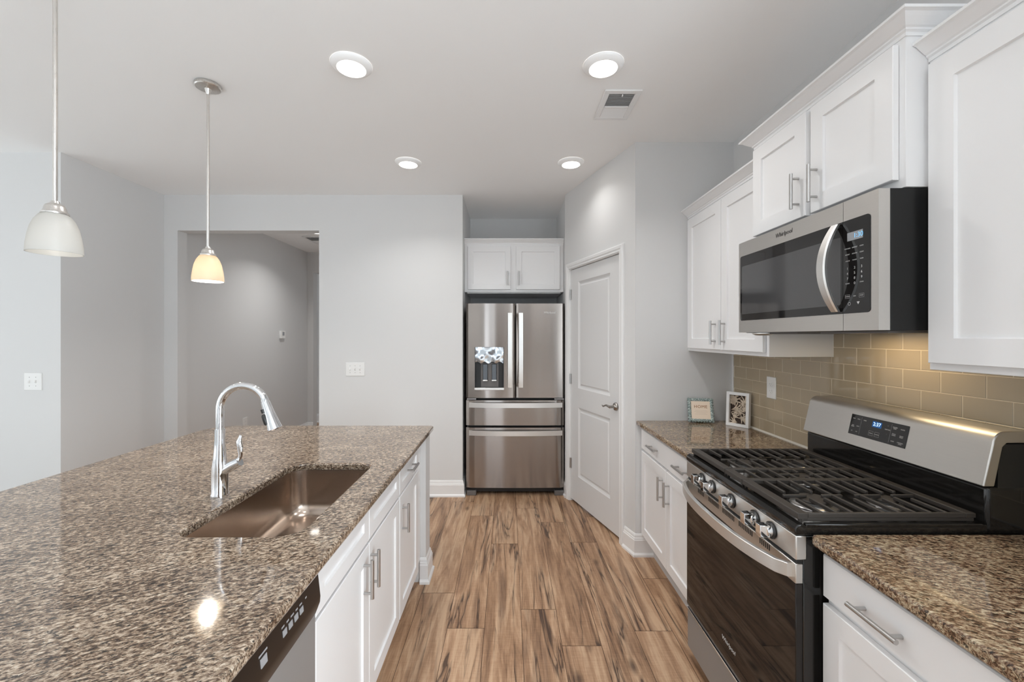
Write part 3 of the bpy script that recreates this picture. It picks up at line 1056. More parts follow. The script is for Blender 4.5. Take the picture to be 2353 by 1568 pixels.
# cooktop
ck = MB()
pf = [(RXF + 0.001, 0.905), (RXF - 0.002, 0.912), (RXF - 0.002, 0.926), (RXF + 0.008, 0.936), (RXF + 0.022, 0.938), (RXF + 0.034, 0.930), (1.36, 0.930), (1.372, 0.936), (1.384, 0.936), (1.384, 0.905)]
ck.prism(pf, lambda p, t: (p[0], t, p[1]), RY0, RY1)
ck.box(0.86, 1.372, RY0, RY0 + 0.014, 0.928, 0.939).box(0.86, 1.372, RY1 - 0.014, RY1, 0.928, 0.939)
ck.build('cooktop', BLACKE, rg, bevel=0.003)
burners = [(1.000, 1.775, 0.042), (1.235, 1.775, 0.034), (1.115, 1.583, 0.040), (1.000, 1.375, 0.050), (1.235, 1.375, 0.036)]
for bx, by, br in burners:
    b_ = MB().lathe([(br * 1.35, 0.9305), (br * 1.3, 0.934), (br * 1.05, 0.936), (br, 0.938), (br, 0.945), (0.0, 0.945)], (bx, by, 0), 32, caps=False).build('burner', PULL, rg, smooth=True)
    MB().lathe([(br * 0.92, 0.9452), (br * 0.95, 0.948), (br * 0.9, 0.952), (br * 0.7, 0.953), (0.0, 0.953)], (bx, by, 0), 32, caps=False).build('burner_cap', IRON, b_, smooth=True)


def grate(y0, y1, bl, skirt=()):
    mb = MB()
    x0, x1, zt, zb, w = 0.846, 1.366, 0.964, 0.950, 0.0045
    fr = 0.030
    mb.box(x0, x0 + fr, y0, y1, zb - 0.004, zt)                       # wide front rail
    mb.box(x1 - 0.03, x1, y0, y1, zb, zt)                             # back rail
    for q in skirt: mb.box(x0 + 0.012, x1 - 0.004, q, q + 0.005, 0.9395, zb + 0.002)
    mb.box(x0 + fr, x1 - 0.03, y0, y0 + 0.011, zb, zt).box(x0 + fr, x1 - 0.03, y1 - 0.011, y1, zb, zt)
    for fx_ in (x0 + 0.006, x1 - 0.016):
        for fy_ in (y0 + 0.004, y1 - 0.012):
            mb.box(fx_, fx_ + 0.01, fy_, fy_ + 0.008, 0.9305, zb)
    n = 9
    for i in range(n):
        xb = x0 + fr + (i + 1) * (x1 - x0 - fr - 0.03) / (n + 1)
        hit = [b for b in bl if abs(b[0] - xb) < b[2] * 0.75]
        if hit:
            for b in hit:
                mb.box(xb - w, xb + w, y0 + 0.005, b[1] - b[2] * 0.55, zb + 0.003, zt)
                mb.box(xb - w, xb + w, b[1] + b[2] * 0.55, y1 - 0.005, zb + 0.003, zt)
        elif i % 2 == 0 and y1 - y0 > 0.2:
            mb.box(xb - w, xb + w, y0 + 0.005, y0 + (y1 - y0) * 0.40, zb + 0.003, zt)
            mb.box(xb - w, xb + w, y1 - (y1 - y0) * 0.40, y1 - 0.005, zb + 0.003, zt)
        else:
            mb.box(xb - w, xb + w, y0 + 0.005, y1 - 0.005, zb + 0.003, zt)
    for b in bl:
        step = (x1 - x0 - fr - 0.03) / (n + 1)
        mb.box(b[0] - 2.2 * step, b[0] - b[2] * 0.5, b[1] - w, b[1] + w, zb + 0.003, zt - 0.001)
        mb.box(b[0] + b[2] * 0.5, min(b[0] + 2.0 * step, x1 - 0.02), b[1] - w, b[1] + w, zb + 0.003, zt - 0.001)
    return mb.build('grate', IRON, rg, bevel=0.002, seg=2)


grate(1.645, 1.938, burners[0:2], (1.9315,))
grate(1.523, 1.642, burners[2:3])
grate(1.226, 1.520, burners[3:5], (1.2275,))
# back guard
MB().box(1.386, 1.512, RY0 + 0.003, RY1 - 0.003, 0.90, 1.044).build('rear_riser', BLACKE, rg, bevel=0.010, seg=3)
MB().box(1.420, 1.512, RY0 + 0.006, RY1 - 0.006, 1.040, 1.168).build('rear_filler', BLACKP, rg)
outerp = [(1.371, 1.046), (1.399, 1.168)] + [(1.437 - 0.038 * cos(a), 1.168 + 0.038 * sin(a)) for a in [radians(x) for x in (18, 36, 54, 72, 90)]] + [(1.512, 1.206)]
innerp = [(1.512, 1.172), (1.440, 1.172), (1.428, 1.160), (1.404, 1.046)]
bg = MB().prism(outerp + innerp, lambda p, t: (p[0], t, p[1]), RY0, RY1).build('back_guard', STEEL_X, rg, bevel=0.0035, seg=3)
gd = Vector((0.028, 0, 0.122)).normalized()          # up the guard face
gn = Vector((-0.122, 0, 0.028)).normalized()         # out of the guard face


def on_guard(y, h, off=0.0008):
    return Vector((1.371, y, 1.046)) + gd * h + gn * off


DY0, DY1, DH0, DH1 = 1.462, 1.706, 0.044, 0.124
dp = MB().loops([[on_guard(y, h, o) for y, h in ((DY0 + i, DH0 + i), (DY1 - i, DH0 + i), (DY1 - i, DH1 - i), (DY0 + i, DH1 - i))] for o, i in ((-0.001, 0), (0.0012, 0), (0.0016, 0.0008))]).build('display_panel', BLACKG, bg)


def gtext(t, y, h, size, mat, name='lettering'):
    lettering(t, size, basis(on_guard(y, h, 0.0020), (0, -1, 0), gd), mat, dp, name, extrude=0.0001)


MB().loops([[on_guard(y, h, o) for y, h in ((1.566, 0.092), (1.606, 0.092), (1.606, 0.114), (1.566, 0.114))] for o in (0.0012, 0.0018)]).build('clock_window', LED_BG, dp)
gtext('2:37', 1.586, 0.103, 0.019, LED_W, 'clock_digits')
for t, y, h in (('BAKE', 1.690, 0.108), ('BROIL', 1.668, 0.108), ('TIMER', 1.640, 0.108), ('KEEP\nWARM', 1.690, 0.078), ('LIGHT', 1.666, 0.080), ('SET', 1.690, 0.058), ('OFF', 1.668, 0.058),
                ('START', 1.604, 0.066), ('CANCEL', 1.578, 0.066), ('TEMP/TIME', 1.540, 0.094), ('+', 1.540, 0.108), ('-', 1.540, 0.078),
                ('FROZEN\nBAKE', 1.512, 0.106), ('CLOCK', 1.482, 0.106), ('STEAM\nCLEAN', 1.512, 0.082), ('DELAY\nSTART', 1.482, 0.080), ('HOLD', 1.512, 0.058), ('CONTROL\nLOCK', 1.482, 0.056)):
    gtext(t, y, h, 0.0048, WHITEINK)
for y in (1.604, 1.578):
    ol = MB()
    a, b, c, d2 = y - 0.010, y + 0.010, 0.057, 0.075
    for q in ((a, b, c, c + 0.0009), (a, b, d2 - 0.0009, d2), (a, a + 0.0009, c, d2), (b - 0.0009, b, c, d2)):
        ol.poly([on_guard(q[0], q[2], 0.002), on_guard(q[1], q[2], 0.002), on_guard(q[1], q[3], 0.002), on_guard(q[0], q[3], 0.002)])
    ol.build('button_outline', GREYINK, dp)
for y in (1.655, 1.526):
    ol = MB()
    ol.poly([on_guard(y - 0.0004, 0.05, 0.002), on_guard(y + 0.0004, 0.05, 0.002), on_guard(y + 0.0004, 0.118, 0.002), on_guard(y - 0.0004, 0.118, 0.002)])
    ol.build('divider_line', GREYINK, dp)

# ------------------------------------------------------------------ microwave
MY0, MY1, MXF, MZ0, MZ1 = 1.2155, 1.952, 1.072, 1.497, 1.911
mw = thing('microwave', 'stainless over-the-range microwave with black glass front', 'microwave', (1.30, 1.584, MZ0))
MB().box(1.106, XW - 0.010, MY0, MY1, MZ0, MZ1).build('body', BLACKB, mw, bevel=0.002)
# front shell of steel: door part and control part, each with a cut-out for the glass
FMW = lambda p: (MXF + p.y, p.x, p.z)
MS = 1.344


def mw_front(name, y0, y1, cut):
    mb = MB(FMW)
    # frame cross-section with a slightly sloping top and bottom
    o = [(y0, MZ0), (y1, MZ0), (y1, MZ1), (y0, MZ1)]
    c0, c1, cz0, cz1 = cut
    gy, gz = sorted({y0, c0, c1, y1}), [MZ0 + 0.002, cz0, cz1, MZ1 - 0.001]
    for i in range(len(gy) - 1):
        for j in range(3):
            mid = ((gy[i] + gy[i + 1]) / 2, (gz[j] + gz[j + 1]) / 2)
            if c0 < mid[0] < c1 and cz0 < mid[1] < cz1: continue
            mb.box(gy[i], gy[i + 1], 0, 0.033, gz[j], gz[j + 1])
    bmesh.ops.remove_doubles(mb.bm, verts=mb.bm.verts, dist=1e-5)
    seen = {}
    for f in list(mb.bm.faces):
        k = tuple(sorted(v.index for v in f.verts))
    mb.bm.verts.index_update()
    for f in list(mb.bm.faces):
        k = tuple(sorted(v.index for v in f.verts))
        seen.setdefault(k, []).append(f)
    for fs in seen.values():
        if len(fs) > 1: bmesh.ops.delete(mb.bm, geom=fs, context='FACES_ONLY')
    return mb.build(name, STEEL_X, mw)


GY0, GY1, GZ0, GZ1 = 1.242, 1.938, 1.553, 1.847
mdoor = mw_front('door', MS + 0.0008, MY1, (MS + 0.0008, GY1, GZ0, GZ1))
mctl = mw_front('control_panel', MY0, MS - 0.0008, (GY0, MS - 0.0008, GZ0, GZ1))


def rrect(y0, y1, z0, z1, rl, rr):
    pts = []
    for cx_, cz_, r, a in ((y1, z0, rr, -pi / 2), (y1, z1, rr, 0), (y0, z1, rl, pi / 2), (y0, z0, rl, pi)):
        sx = -1 if cx_ == y1 else 1
        sz = 1 if cz_ == z0 else -1
        if r == 0: pts.append((cx_, cz_)); continue
        pts += [(cx_ + sx * r + r * cos(a + i * pi / 12), cz_ + sz * r + r * sin(a + i * pi / 12)) for i in range(7)]
    return pts


def mw_glass(poly, name, mat, parent, off, th=0.004):
    return MB(FMW).loops([[(p[0], th + off, p[1]) for p in poly], [(p[0], off, p[1]) for p in poly]]).build(name, mat, parent)


gl = mw_glass(rrect(MS + 0.0008, GY1, GZ0, GZ1, 0, 0.010), 'glass', BLACKG, mdoor, -0.0012, 0.006)
mw_glass(rrect(1.352, 1.924, 1.582, 1.800, 0.006, 0.006), 'window_screen', MWWIN, mdoor, -0.0017, 0.0004)
gc = mw_glass(rrect(GY0, MS - 0.0008, GZ0, GZ1, 0.012, 0), 'control_glass', BLACKG, mctl, -0.0012, 0.006)
# corner steel behind the rounded glass corners
MB(FMW).box(GY1 - 0.014, GY1, 0.0002, 0.02, GZ0, GZ1).build('glass_backing', STEEL_X, mdoor)
MB(FMW).box(GY0, GY0 + 0.014, 0.0002, 0.02, GZ0, GZ1).build('glass_backing', STEEL_X, mctl)
L = []
for i in range(25):
    t = i / 24
    z_ = 1.560 + t * 0.282
    b_ = 0.006 + 0.046 * (1 - abs(2 * t - 1) ** 2.0)
    w_ = 0.013 + 0.004 * (1 - abs(2 * t - 1) ** 2)
    yc = 1.364
    L.append([(yc - w_, -b_ + 0.002, z_), (yc + w_, -b_ + 0.002, z_), (yc + w_ + 0.001, -b_ - 0.006, z_), (yc + w_ - 0.003, -b_ - 0.010, z_), (yc - w_ + 0.003, -b_ - 0.010, z_), (yc - w_ - 0.001, -b_ - 0.006, z_)])
hb = MB(FMW).loops(L)
hb.build('handle', STEEL_B, mdoor, smooth=True)
for mz in (1.562, 1.830):
    MB(FMW).box(1.356, 1.370, -0.010, -0.001, mz, mz + 0.010).build('handle_mount', BLACKP, mdoor)
MWX = lambda y, z, off=-0.0018: (MXF + off, y, z)
lettering('Whirlpool', 0.024, basis(MWX(1.635, 1.882, -0.0006), (0, -1, 0), (0, 0, 1)), DARKINK, mdoor, 'logo', shear=0.15)


def mtext(t, y, z, size=0.0075, mat=None, name='lettering'):
    lettering(t, size, basis(MWX(y, z), (0, -1, 0), (0, 0, 1)), mat or WHITEINK, mctl, name, extrude=0.0001)


MB(FMW).box(1.268, 1.326, -0.0020, -0.0012, 1.780, 1.806).build('display', LCD_BG, mctl)
mtext('1:30', 1.284, 1.7925, 0.021, LCD_D, 'clock_digits')
bpy.data.objects['clock_digits.001'].location.x -= 0.0006
for r_, (z_, ts3) in enumerate(((1.757, ('POPCORN', 'DEFROST', 'COOK')), (1.738, ('REHEAT', 'POTATO', 'STEAM'),), (1.718, ('ADD 30', 'POWER', 'TIMER')))):
    for y_, t_ in zip((1.325, 1.298, 1.272), ts3): mtext(t_, y_, z_, 0.0048)
for r_, (z_, ts3) in enumerate(((1.694, '123'), (1.678, '456'), (1.662, '789'))):
    for y_, t_ in zip((1.325, 1.298, 1.272), ts3): mtext(t_, y_, z_, 0.011)
mtext('CLOCK', 1.325, 1.647, 0.0048)
mtext('0', 1.298, 1.646, 0.011)
mtext('COOK', 1.272, 1.647, 0.0048)
mtext('CANCEL', 1.325, 1.606, 0.0045)
mtext('ADD', 1.298, 1.606, 0.0045)
mtext('START', 1.272, 1.606, 0.0045)
for y in (1.325, 1.272):
    ob = MB()
    a, b, c, d2 = y - 0.0095, y + 0.0095, 1.6, 1.612
    for q in ((a, b, c, c + 0.0009), (a, b, d2 - 0.0009, d2), (a, a + 0.0009, c, d2), (b - 0.0009, b, c, d2)):
        ob.poly([MWX(q[0], q[2]), MWX(q[1], q[2]), MWX(q[1], q[3]), MWX(q[0], q[3])])
    ob.build('button_outline', GREYINK, mctl)
ic = MB()
ic.loops([[(MXF - 0.0018, 1.318 + r_ * cos(a), 1.583 + r_ * sin(a)) for a in [2 * pi * k / 20 for k in range(20)]] for r_ in (0.0052, 0.0042)], False, False)
ic.build('lamp_icon', WHITEINK, mctl)
tri = MB()
tri.poly([MWX(1.290, 1.588), MWX(1.279, 1.588), MWX(1.2845, 1.579)])
tri.build('fan_icon', WHITEINK, mctl)
# underside: grease filters and the cooktop lamp
MB().box(1.13, 1.46, 1.25, 1.52, MZ0 - 0.006, MZ0).box(1.13, 1.46, 1.64, 1.91, MZ0 - 0.006, MZ0).build('grease_filter', GREYP, mw)
MB().lathe([(0.0, MZ0 - 0.012), (0.03, MZ0 - 0.012), (0.045, MZ0 - 0.004), (0.045, MZ0)], (1.13, 1.86, 0), 24, caps=False).build('lamp_cover', STEEL_B, mw, smooth=True)
HOODL = emissive('hood_lamp', (1.0, 0.72, 0.40), 2.5)
MB().box(1.345, 1.425, 1.46, 1.66, MZ0 - 0.004, MZ0 - 0.001).build('cooktop_lamp', HOODL, mw)
ld = bpy.data.lights.new('hood_light', 'AREA')
ld.shape = 'RECTANGLE'
ld.size, ld.size_y = 0.12, 0.30
ld.energy = HOOD_W
ld.color = (1.0, 0.78, 0.48)
lo = bpy.data.objects.new('hood_light', ld)
COL.objects.link(lo)
lo.parent = mw
lo.location = Vector((1.385, 1.56, MZ0 - 0.008)) - mw.location

# ------------------------------------------------------------------ refrigerator and the cabinet above
fr = thing('refrigerator', 'stainless four-door refrigerator with ice dispenser in the alcove', 'refrigerator', (0.065, 4.25, 0))
FYF = 3.898
MB().box(-0.386, 0.516, FYF + 0.052, 4.640, 0.028, 1.775).build('cabinet_body', GREYP, fr)
MB().box(-0.375, 0.505, FYF + 0.045, FYF + 0.051, 0.06, 1.77).build('door_gasket', DARKGAP, fr)


def fridge_panel(name, x0, x1, z0, z1, hole=None, bulge=0.010):
    """front curved across its own width; hole = (x0, x1, z0, z1) leaves a recess .035 deep"""
    mb = MB()
    xs = [x0 + (x1 - x0) * i / 22 for i in range(23)]
    zs = [z0, z1]
    if hole:
        xs = sorted([x for x in xs if min(abs(x - hole[0]), abs(x - hole[1])) > 0.006] + [hole[0], hole[1]])
        zs = [z0, hole[2], hole[3], z1]
    cx_, hw = (x0 + x1) / 2, (x1 - x0) / 2

    def yf(x):
        u = (x - cx_) / hw
        e = 0.014 * max(0.0, abs(u) - 0.955) / 0.045
        return FYF - bulge * (1 - u * u) + e

    yb = FYF + 0.044
    V = {}

    def vv(x, z, y):
        k = (round(x, 5), round(z, 5), round(y, 5))
        if k not in V: V[k] = mb.v((x, y, z))
        return V[k]

    for i in range(len(xs) - 1):
        for j in range(len(zs) - 1):
            a, b, c, d = xs[i], xs[i + 1], zs[j], zs[j + 1]
            if hole and hole[0] - 1e-6 <= a and b <= hole[1] + 1e-6 and j == 1: continue
            mb.face([vv(a, c, yf(a)), vv(b, c, yf(b)), vv(b, d, yf(b)), vv(a, d, yf(a))])
        for z in (z0, z1):
            a, b = xs[i], xs[i + 1]
            mb.face([vv(a, z, yf(a)), vv(b, z, yf(b)), vv(b, z, yb), vv(a, z, yb)])
    for x in (x0, x1):
        for j in range(len(zs) - 1):
            mb.face([vv(x, zs[j], yf(x)), vv(x, zs[j + 1], yf(x)), vv(x, zs[j + 1], yb), vv(x, zs[j], yb)])
    mb.poly([(x0, yb, z0), (x1, yb, z0), (x1, yb, z1), (x0, yb, z1)])
    return mb.build(name, STEEL_F, fr, smooth=True, angle=25)


DISP = (-0.310, -0.042, 1.000, 1.383)
ldoor = fridge_panel('door', -0.392, 0.0635, 0.912, 1.788, DISP, 0.012)
rdoor = fridge_panel('door', 0.0715, 0.523, 0.912, 1.788, None, 0.0012)
dw1 = fridge_panel('drawer', -0.392, 0.523, 0.657, 0.889, None, 0.008)
dw2 = fridge_panel('drawer', -0.392, 0.523, 0.078, 0.636, None, 0.008)


def flat_bow(name, p0, p1, out, wide, bow, parent, n=20, th=0.010):
    """flat bar from p0 to p1, bowed towards -Y; wide is its width vector"""
    p0, p1, wv = Vector(p0), Vector(p1), Vector(wide)
    L = []
    for i in range(n + 1):
        t = i / n
        y_ = -out - bow * (1 - abs(2 * t - 1) ** 2.2)
        c = p0.lerp(p1, t) + Vector((0, y_, 0))
        yb_ = Vector((0, th if i not in (0, n) else (out + 0.004), 0))
        L.append([c - wv, c + wv, c + wv + yb_, c - wv + yb_])
    return MB().loops(L).build(name, STEEL_B, parent, smooth=True, angle=40)


flat_bow('handle', (0.015, FYF, 1.009), (0.015, FYF, 1.70), 0.028, (0.019, 0, 0), 0.016, ldoor)
flat_bow('handle', (0.117, FYF, 1.009), (0.117, FYF, 1.70), 0.028, (0.019, 0, 0), 0.016, rdoor)
flat_bow('handle', (-0.362, FYF, 0.848), (0.498, FYF, 0.848), 0.026, (0, 0, 0.022), 0.028, dw1)
flat_bow('handle', (-0.362, FYF, 0.590), (0.498, FYF, 0.590), 0.026, (0, 0, 0.022), 0.028, dw2)
# dispenser
ds = MB().box(DISP[0], DISP[1], FYF + 0.030, FYF + 0.040, DISP[2], DISP[3]).build('dispenser', BLACKP, ldoor)
mb = MB()
mb.box(DISP[0] - 0.001, DISP[0] + 0.005, FYF - 0.010, FYF + 0.030, DISP[2], DISP[3]).box(DISP[1] - 0.005, DISP[1] + 0.001, FYF - 0.010, FYF + 0.030, DISP[2], DISP[3])
mb.build('recess_side', BLACKP, ds)
# chrome film-wrapped control face, crumpled
rows_, colsn = 10, 26
rr_ = random.Random(5)
mb = MB()
grid = []
for j in range(rows_ + 1):
    row = []
    for i in range(colsn + 1):
        x = DISP[0] + 0.003 + (DISP[1] - DISP[0] - 0.006) * i / colsn
        t = j / rows_
        z = 1.240 + 0.143 * t + (0.008 * sin(i * 0.9) * (1 - t) if j < 3 else 0)
        y = FYF - 0.012 + 0.022 * (t - 0.5) ** 2 - 0.003 * sin(i * 0.42) * sin(j * 0.7) + rr_.uniform(-0.0004, 0.0004)
        row.append(mb.v((x, y, z)))
    grid.append(row)
for j in range(rows_):
    for i in range(colsn):
        mb.face([grid[j][i], grid[j][i + 1], grid[j + 1][i + 1], grid[j + 1][i]])
mb.build('control_face', pm('film_chrome', (0.58, 0.62, 0.66), 0.14, 1.0), ds, smooth=True, angle=80)
for px in (-0.215, -0.132):
    pd = MB().box(px - 0.022, px + 0.022, FYF + 0.010, FYF + 0.030, 1.075, 1.225).build('paddle', BLACKG, ds, bevel=0.003)
    MB().box(px - 0.022, px + 0.022, FYF + 0.004, FYF + 0.022, 1.066, 1.078).build('paddle_tip', STEEL_B, pd, bevel=0.002)
MB().box(-0.255, -0.092, FYF + 0.026, FYF + 0.031, 1.01, 1.235).build('back_plate', GREYP, ds)
MB().box(DISP[0] - 0.004, DISP[1] + 0.004, FYF - 0.014, FYF + 0.030, 0.984, 1.006).build('drip_ledge', STEEL_B, ds, bevel=0.003)
lettering('Whirlpool', 0.026, basis((0.382, FYF - 0.0065, 1.703), (1, 0, 0), (0, 0, 1)), LOGOW, rdoor, 'logo', extrude=0.0008, shear=0.15)
MB().box(-0.386, 0.516, FYF + 0.046, FYF + 0.055, 0.026, 0.070).build('base_grille', BLACKP, fr)
for x0_, x1_ in ((-0.386, -0.300), (0.430, 0.516)):
    MB().box(x0_, x1_, FYF + 0.010, FYF + 0.06, 0.0, 0.046).build('foot', GREYP, fr, bevel=0.004)
    MB().box(x0_, x1_, FYF + 0.005, FYF + 0.03, 0.895, 0.905).build('hinge', PULL, fr)

FC = lambda p: (p.x, 4.07 - p.y, p.z)
fcab = thing('wall_cabinet', 'short white two-door cabinet above the refrigerator', 'cabinet', (0.06, 4.07, 1.91), 'white wall cabinets')
carcass(FC, -0.4225, 0.5345, 1.912, 2.375, 0.60, fcab)
for a, b, hu in ((-0.392, 0.022, -0.004), (0.076, 0.498, 0.103)):
    d = shaker(FC, a, b, 1.936, 2.352, fcab, stile=0.052)
    pull(FC, hu, 2.040, True, d)
MB(FC).loops([[(-0.4225, o * 0.9, 2.368 + z) for o, z in CROWN], [(0.5345, o * 0.9, 2.368 + z) for o, z in CROWN]]).build('crown_moulding', CAB, fcab)
MB(FC).box(-0.40, 0.51, -0.55, -0.03, 1.903, 1.912).build('underside', CAB, fcab)


# ------------------------------------------------------------------ ceiling fixtures
LAMPW = pm('lamp_white', (0.93, 0.93, 0.93), 0.4)

def downlight(x, y, label, watts, group='round ceiling lights in the kitchen'):
    t = thing('ceiling_light', label, 'ceiling light', (x, y, CZ), group)
    MB().lathe([(0.097, CZ - 0.0005), (0.097, CZ - 0.004), (0.090, CZ - 0.012), (0.076, CZ - 0.020), (0.068, CZ - 0.022), (0.066, CZ - 0.018), (0.066, CZ - 0.012)], (x, y, 0), 48, caps=False).build('trim_ring', LAMPW, t, smooth=True, angle=60)
    MB().lathe([(0.066, CZ - 0.0205), (0.045, CZ - 0.0235), (0.0, CZ - 0.0245)], (x, y, 0), 40, caps=False).build('lens', LENS, t, smooth=True)
    l = bpy.data.lights.new('downlight', 'AREA')
    l.shape = 'DISK'
    l.size = 0.13
    l.energy = watts
    l.spread = radians(DOWNLIGHT_SPREAD)
    l.color = (1.0, 0.985, 0.97)
    o = bpy.data.objects.new('downlight', l)
    COL.objects.link(o)
    o.parent = t
    o.location = (0, 0, -0.027)
    return t


downlight(-0.758, 2.030, 'left round ceiling light of the nearer pair, toward the island', DOWNLIGHT_W)
downlight(0.459, 2.030, 'right round ceiling light of the nearer pair, beside the air vent', DOWNLIGHT_W)
downlight(-0.754, 3.165, 'left round ceiling light of the farther pair, nearer the back wall', DOWNLIGHT_W)
downlight(0.472, 3.165, 'round ceiling light close to the angled pantry wall', DOWNLIGHT_W * 0.30)
downlight(-0.758, 0.895, 'added unseen round ceiling light over the island, near the camera', DOWNLIGHT_W * 0.5)  # guessed extra row on the same spacing, added to brighten the near cabinets
downlight(0.459, 0.895, 'added unseen round ceiling light over the aisle, near the camera', DOWNLIGHT_W * 0.2)  # second lamp of the added row, out of view
downlight(-2.39, 5.22, 'round ceiling light in the hallway beyond the doorway', HALL_W, 'hallway ceiling fixtures')


def vent(x0, x1, y0, y1, label, group):
    t = thing('air_vent', label, 'vent', ((x0 + x1) / 2, (y0 + y1) / 2, CZ), group)
    f = MB()
    b, z0, z1 = 0.030, CZ - 0.009, CZ - 0.0005
    f.box(x0, x1, y0, y0 + b, z0, z1).box(x0, x1, y1 - b, y1, z0, z1).box(x0, x0 + b, y0 + b, y1 - b, z0, z1).box(x1 - b, x1, y0 + b, y1 - b, z0, z1)
    ym = (y0 + y1) / 2 + 0.012
    f.box(x0 + b, x1 - b, ym - 0.006, ym + 0.006, z0, z1)
    f.build('frame', TRIM, t, bevel=0.003)
    MB().box(x0 + b, x1 - b, y0 + b, y1 - b, CZ - 0.0018, CZ - 0.0006).build('backing', SLOT, t)
    s = MB()
    for a, b2, tilt in ((y0 + b, ym - 0.006, -1), (ym + 0.006, y1 - b, 1)):
        n = 9
        for i in range(n):
            c = a + (i + 0.5) * (b2 - a) / n
            w = 0.0052
            s.loops([[(x, c - w, CZ - (0.002 if tilt > 0 else 0.0075)), (x, c + w, CZ - (0.0075 if tilt > 0 else 0.002)), (x, c + w, CZ - (0.0083 if tilt > 0 else 0.0028)), (x, c - w, CZ - (0.0028 if tilt > 0 else 0.0083))] for x in (x0 + b, x1 - b)])
    s.build('louvers', TRIM, t)
    MB().box(x0 + 0.10, x0 + 0.104, y0 + b + 0.004, y0 + b + 0.016, CZ - 0.016, CZ - 0.008).build('damper_lever', TRIM, t)
    return t


vent(0.515, 0.714, 2.230, 2.535, 'white louvred air vent in the kitchen ceiling', 'ceiling air vents')
vent(-2.71, -2.41, 5.50, 5.95, 'white air vent in the hallway ceiling beyond the doorway', 'ceiling air vents')


def pendant(x, y, label, shade_mat, bulb_mat, watts):
    t = thing('pendant_light', label, 'pendant light', (x, y, CZ), 'pendant lights over the island')
    MB().lathe([(0.058, CZ - 0.0005), (0.060, CZ - 0.004), (0.060, CZ - 0.016), (0.056, CZ - 0.020), (0.016, CZ - 0.025), (0.010, CZ - 0.045), (0.007, CZ - 0.052)], (x, y, 0), 40).build('canopy', NICKEL, t, smooth=True)
    MB().cyl((x, y, CZ - 0.05), (x, y, 1.935), 0.0068, 14).build('rod', NICKEL, t, smooth=True)
    MB().lathe([(0.0105, 1.948), (0.013, 1.940), (0.024, 1.934), (0.028, 1.926), (0.030, 1.915), (0.036, 1.907), (0.036, 1.902), (0.0, 1.902)], (x, y, 0), 40, caps=False).build('cap', NICKEL, t, smooth=True)
    pr = [(0.030, 1.905), (0.040, 1.897), (0.051, 1.880), (0.060, 1.855), (0.066, 1.825), (0.070, 1.795), (0.0715, 1.768)]
    inn = [(r - 0.003, z) for r, z in reversed(pr)]
    MB().lathe(pr + inn, (x, y, 0), 48, caps=False).build('shade', shade_mat, t, smooth=True, angle=70)
    MB().lathe([(0.0, 1.812), (0.014, 1.816), (0.021, 1.830), (0.021, 1.842), (0.013, 1.865), (0.012, 1.895), (0.0, 1.896)], (x, y, 0), 24, caps=False).build('bulb', bulb_mat, t, smooth=True)
    if watts:
        l = bpy.data.lights.new('bulb_light', 'POINT')
        l.energy = watts
        l.shadow_soft_size = 0.022
        l.color = (1.0, 0.93, 0.83)
        o = bpy.data.objects.new('bulb_light', l)
        COL.objects.link(o)
        o.parent = t
        o.location = (0, 0, 1.795 - CZ)
    return t


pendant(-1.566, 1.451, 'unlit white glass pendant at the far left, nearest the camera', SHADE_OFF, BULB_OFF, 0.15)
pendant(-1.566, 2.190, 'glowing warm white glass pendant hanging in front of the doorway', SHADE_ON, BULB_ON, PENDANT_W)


# ------------------------------------------------------------------ wall plates
def switch_plate(cx_, cz_, y, n, label):
    w, h = (0.175 if n == 3 else 0.125), 0.124
    t = thing('switch_plate', label, 'light switch', (cx_, y, cz_), 'white light switch plates')
    MB().rect_loops(cx_ - w / 2, cx_ + w / 2, cz_ - h / 2, cz_ + h / 2, [(0, y - 0.0004), (0, y - 0.004), (0.003, y - 0.006)]).build('plate', PLATE, t)
    for i in range(n):
        xx = cx_ + (i - (n - 1) / 2) * 0.046
        up_ = 1 if i != 0 else -1
        MB().loops([[(xx - 0.005, y - 0.006, cz_ - 0.012), (xx + 0.005, y - 0.006, cz_ - 0.012), (xx + 0.005, y - 0.006, cz_ + 0.012), (xx - 0.005, y - 0.006, cz_ + 0.012)],
                    [(xx - 0.004, y - 0.016, cz_ + up_ * 0.004 - 0.004), (xx + 0.004, y - 0.016, cz_ + up_ * 0.004 - 0.004), (xx + 0.004, y - 0.016, cz_ + up_ * 0.004 + 0.004), (xx - 0.004, y - 0.016, cz_ + up_ * 0.004 + 0.004)]]).build('toggle', PLATE, t)
        for s in (-1, 1):
            MB().lathe([(0.0, y - 0.0066), (0.0028, y - 0.0066), (0.0032, y - 0.006)], (xx, 0, cz_ + s * 0.031), 12, 'y', caps=False).build('screw', SLOT, t)
    return t


switch_plate(-1.418, 1.178, Yb, 3, 'white triple light switch plate on the back wall by the doorway')
switch_plate(-3.384, 1.160, 2.993, 2, 'white double light switch plate on the far left wall')


def outlet(T, label, loc):
    t = thing('wall_outlet', label, 'outlet', loc, 'white wall outlets')
    MB(T).rect_loops(-0.041, 0.041, -0.062, 0.062, [(0, 0.0003), (0, 0.004), (0.003, 0.006)]).build('plate', PLATE, t)
    for s in (-1, 1):
        r = MB(T)
        c = s * 0.020
        r.loops([[(0.0165 * cos(a) , y_, c + 0.0135 * sin(a)) for a in [2 * pi * k / 20 for k in range(20)]] for y_ in (0.006, 0.0078)])
        ro = r.build('receptacle', PLATE, t)
        MB(T).box(-0.008, -0.006, 0.0078, 0.0082, c - 0.002, c + 0.007).box(0.006, 0.008, 0.0078, 0.0082, c - 0.002, c + 0.007).box(-0.002, 0.002, 0.0078, 0.0082, c - 0.010, c - 0.006).build('slots', SLOT, ro)
    return t


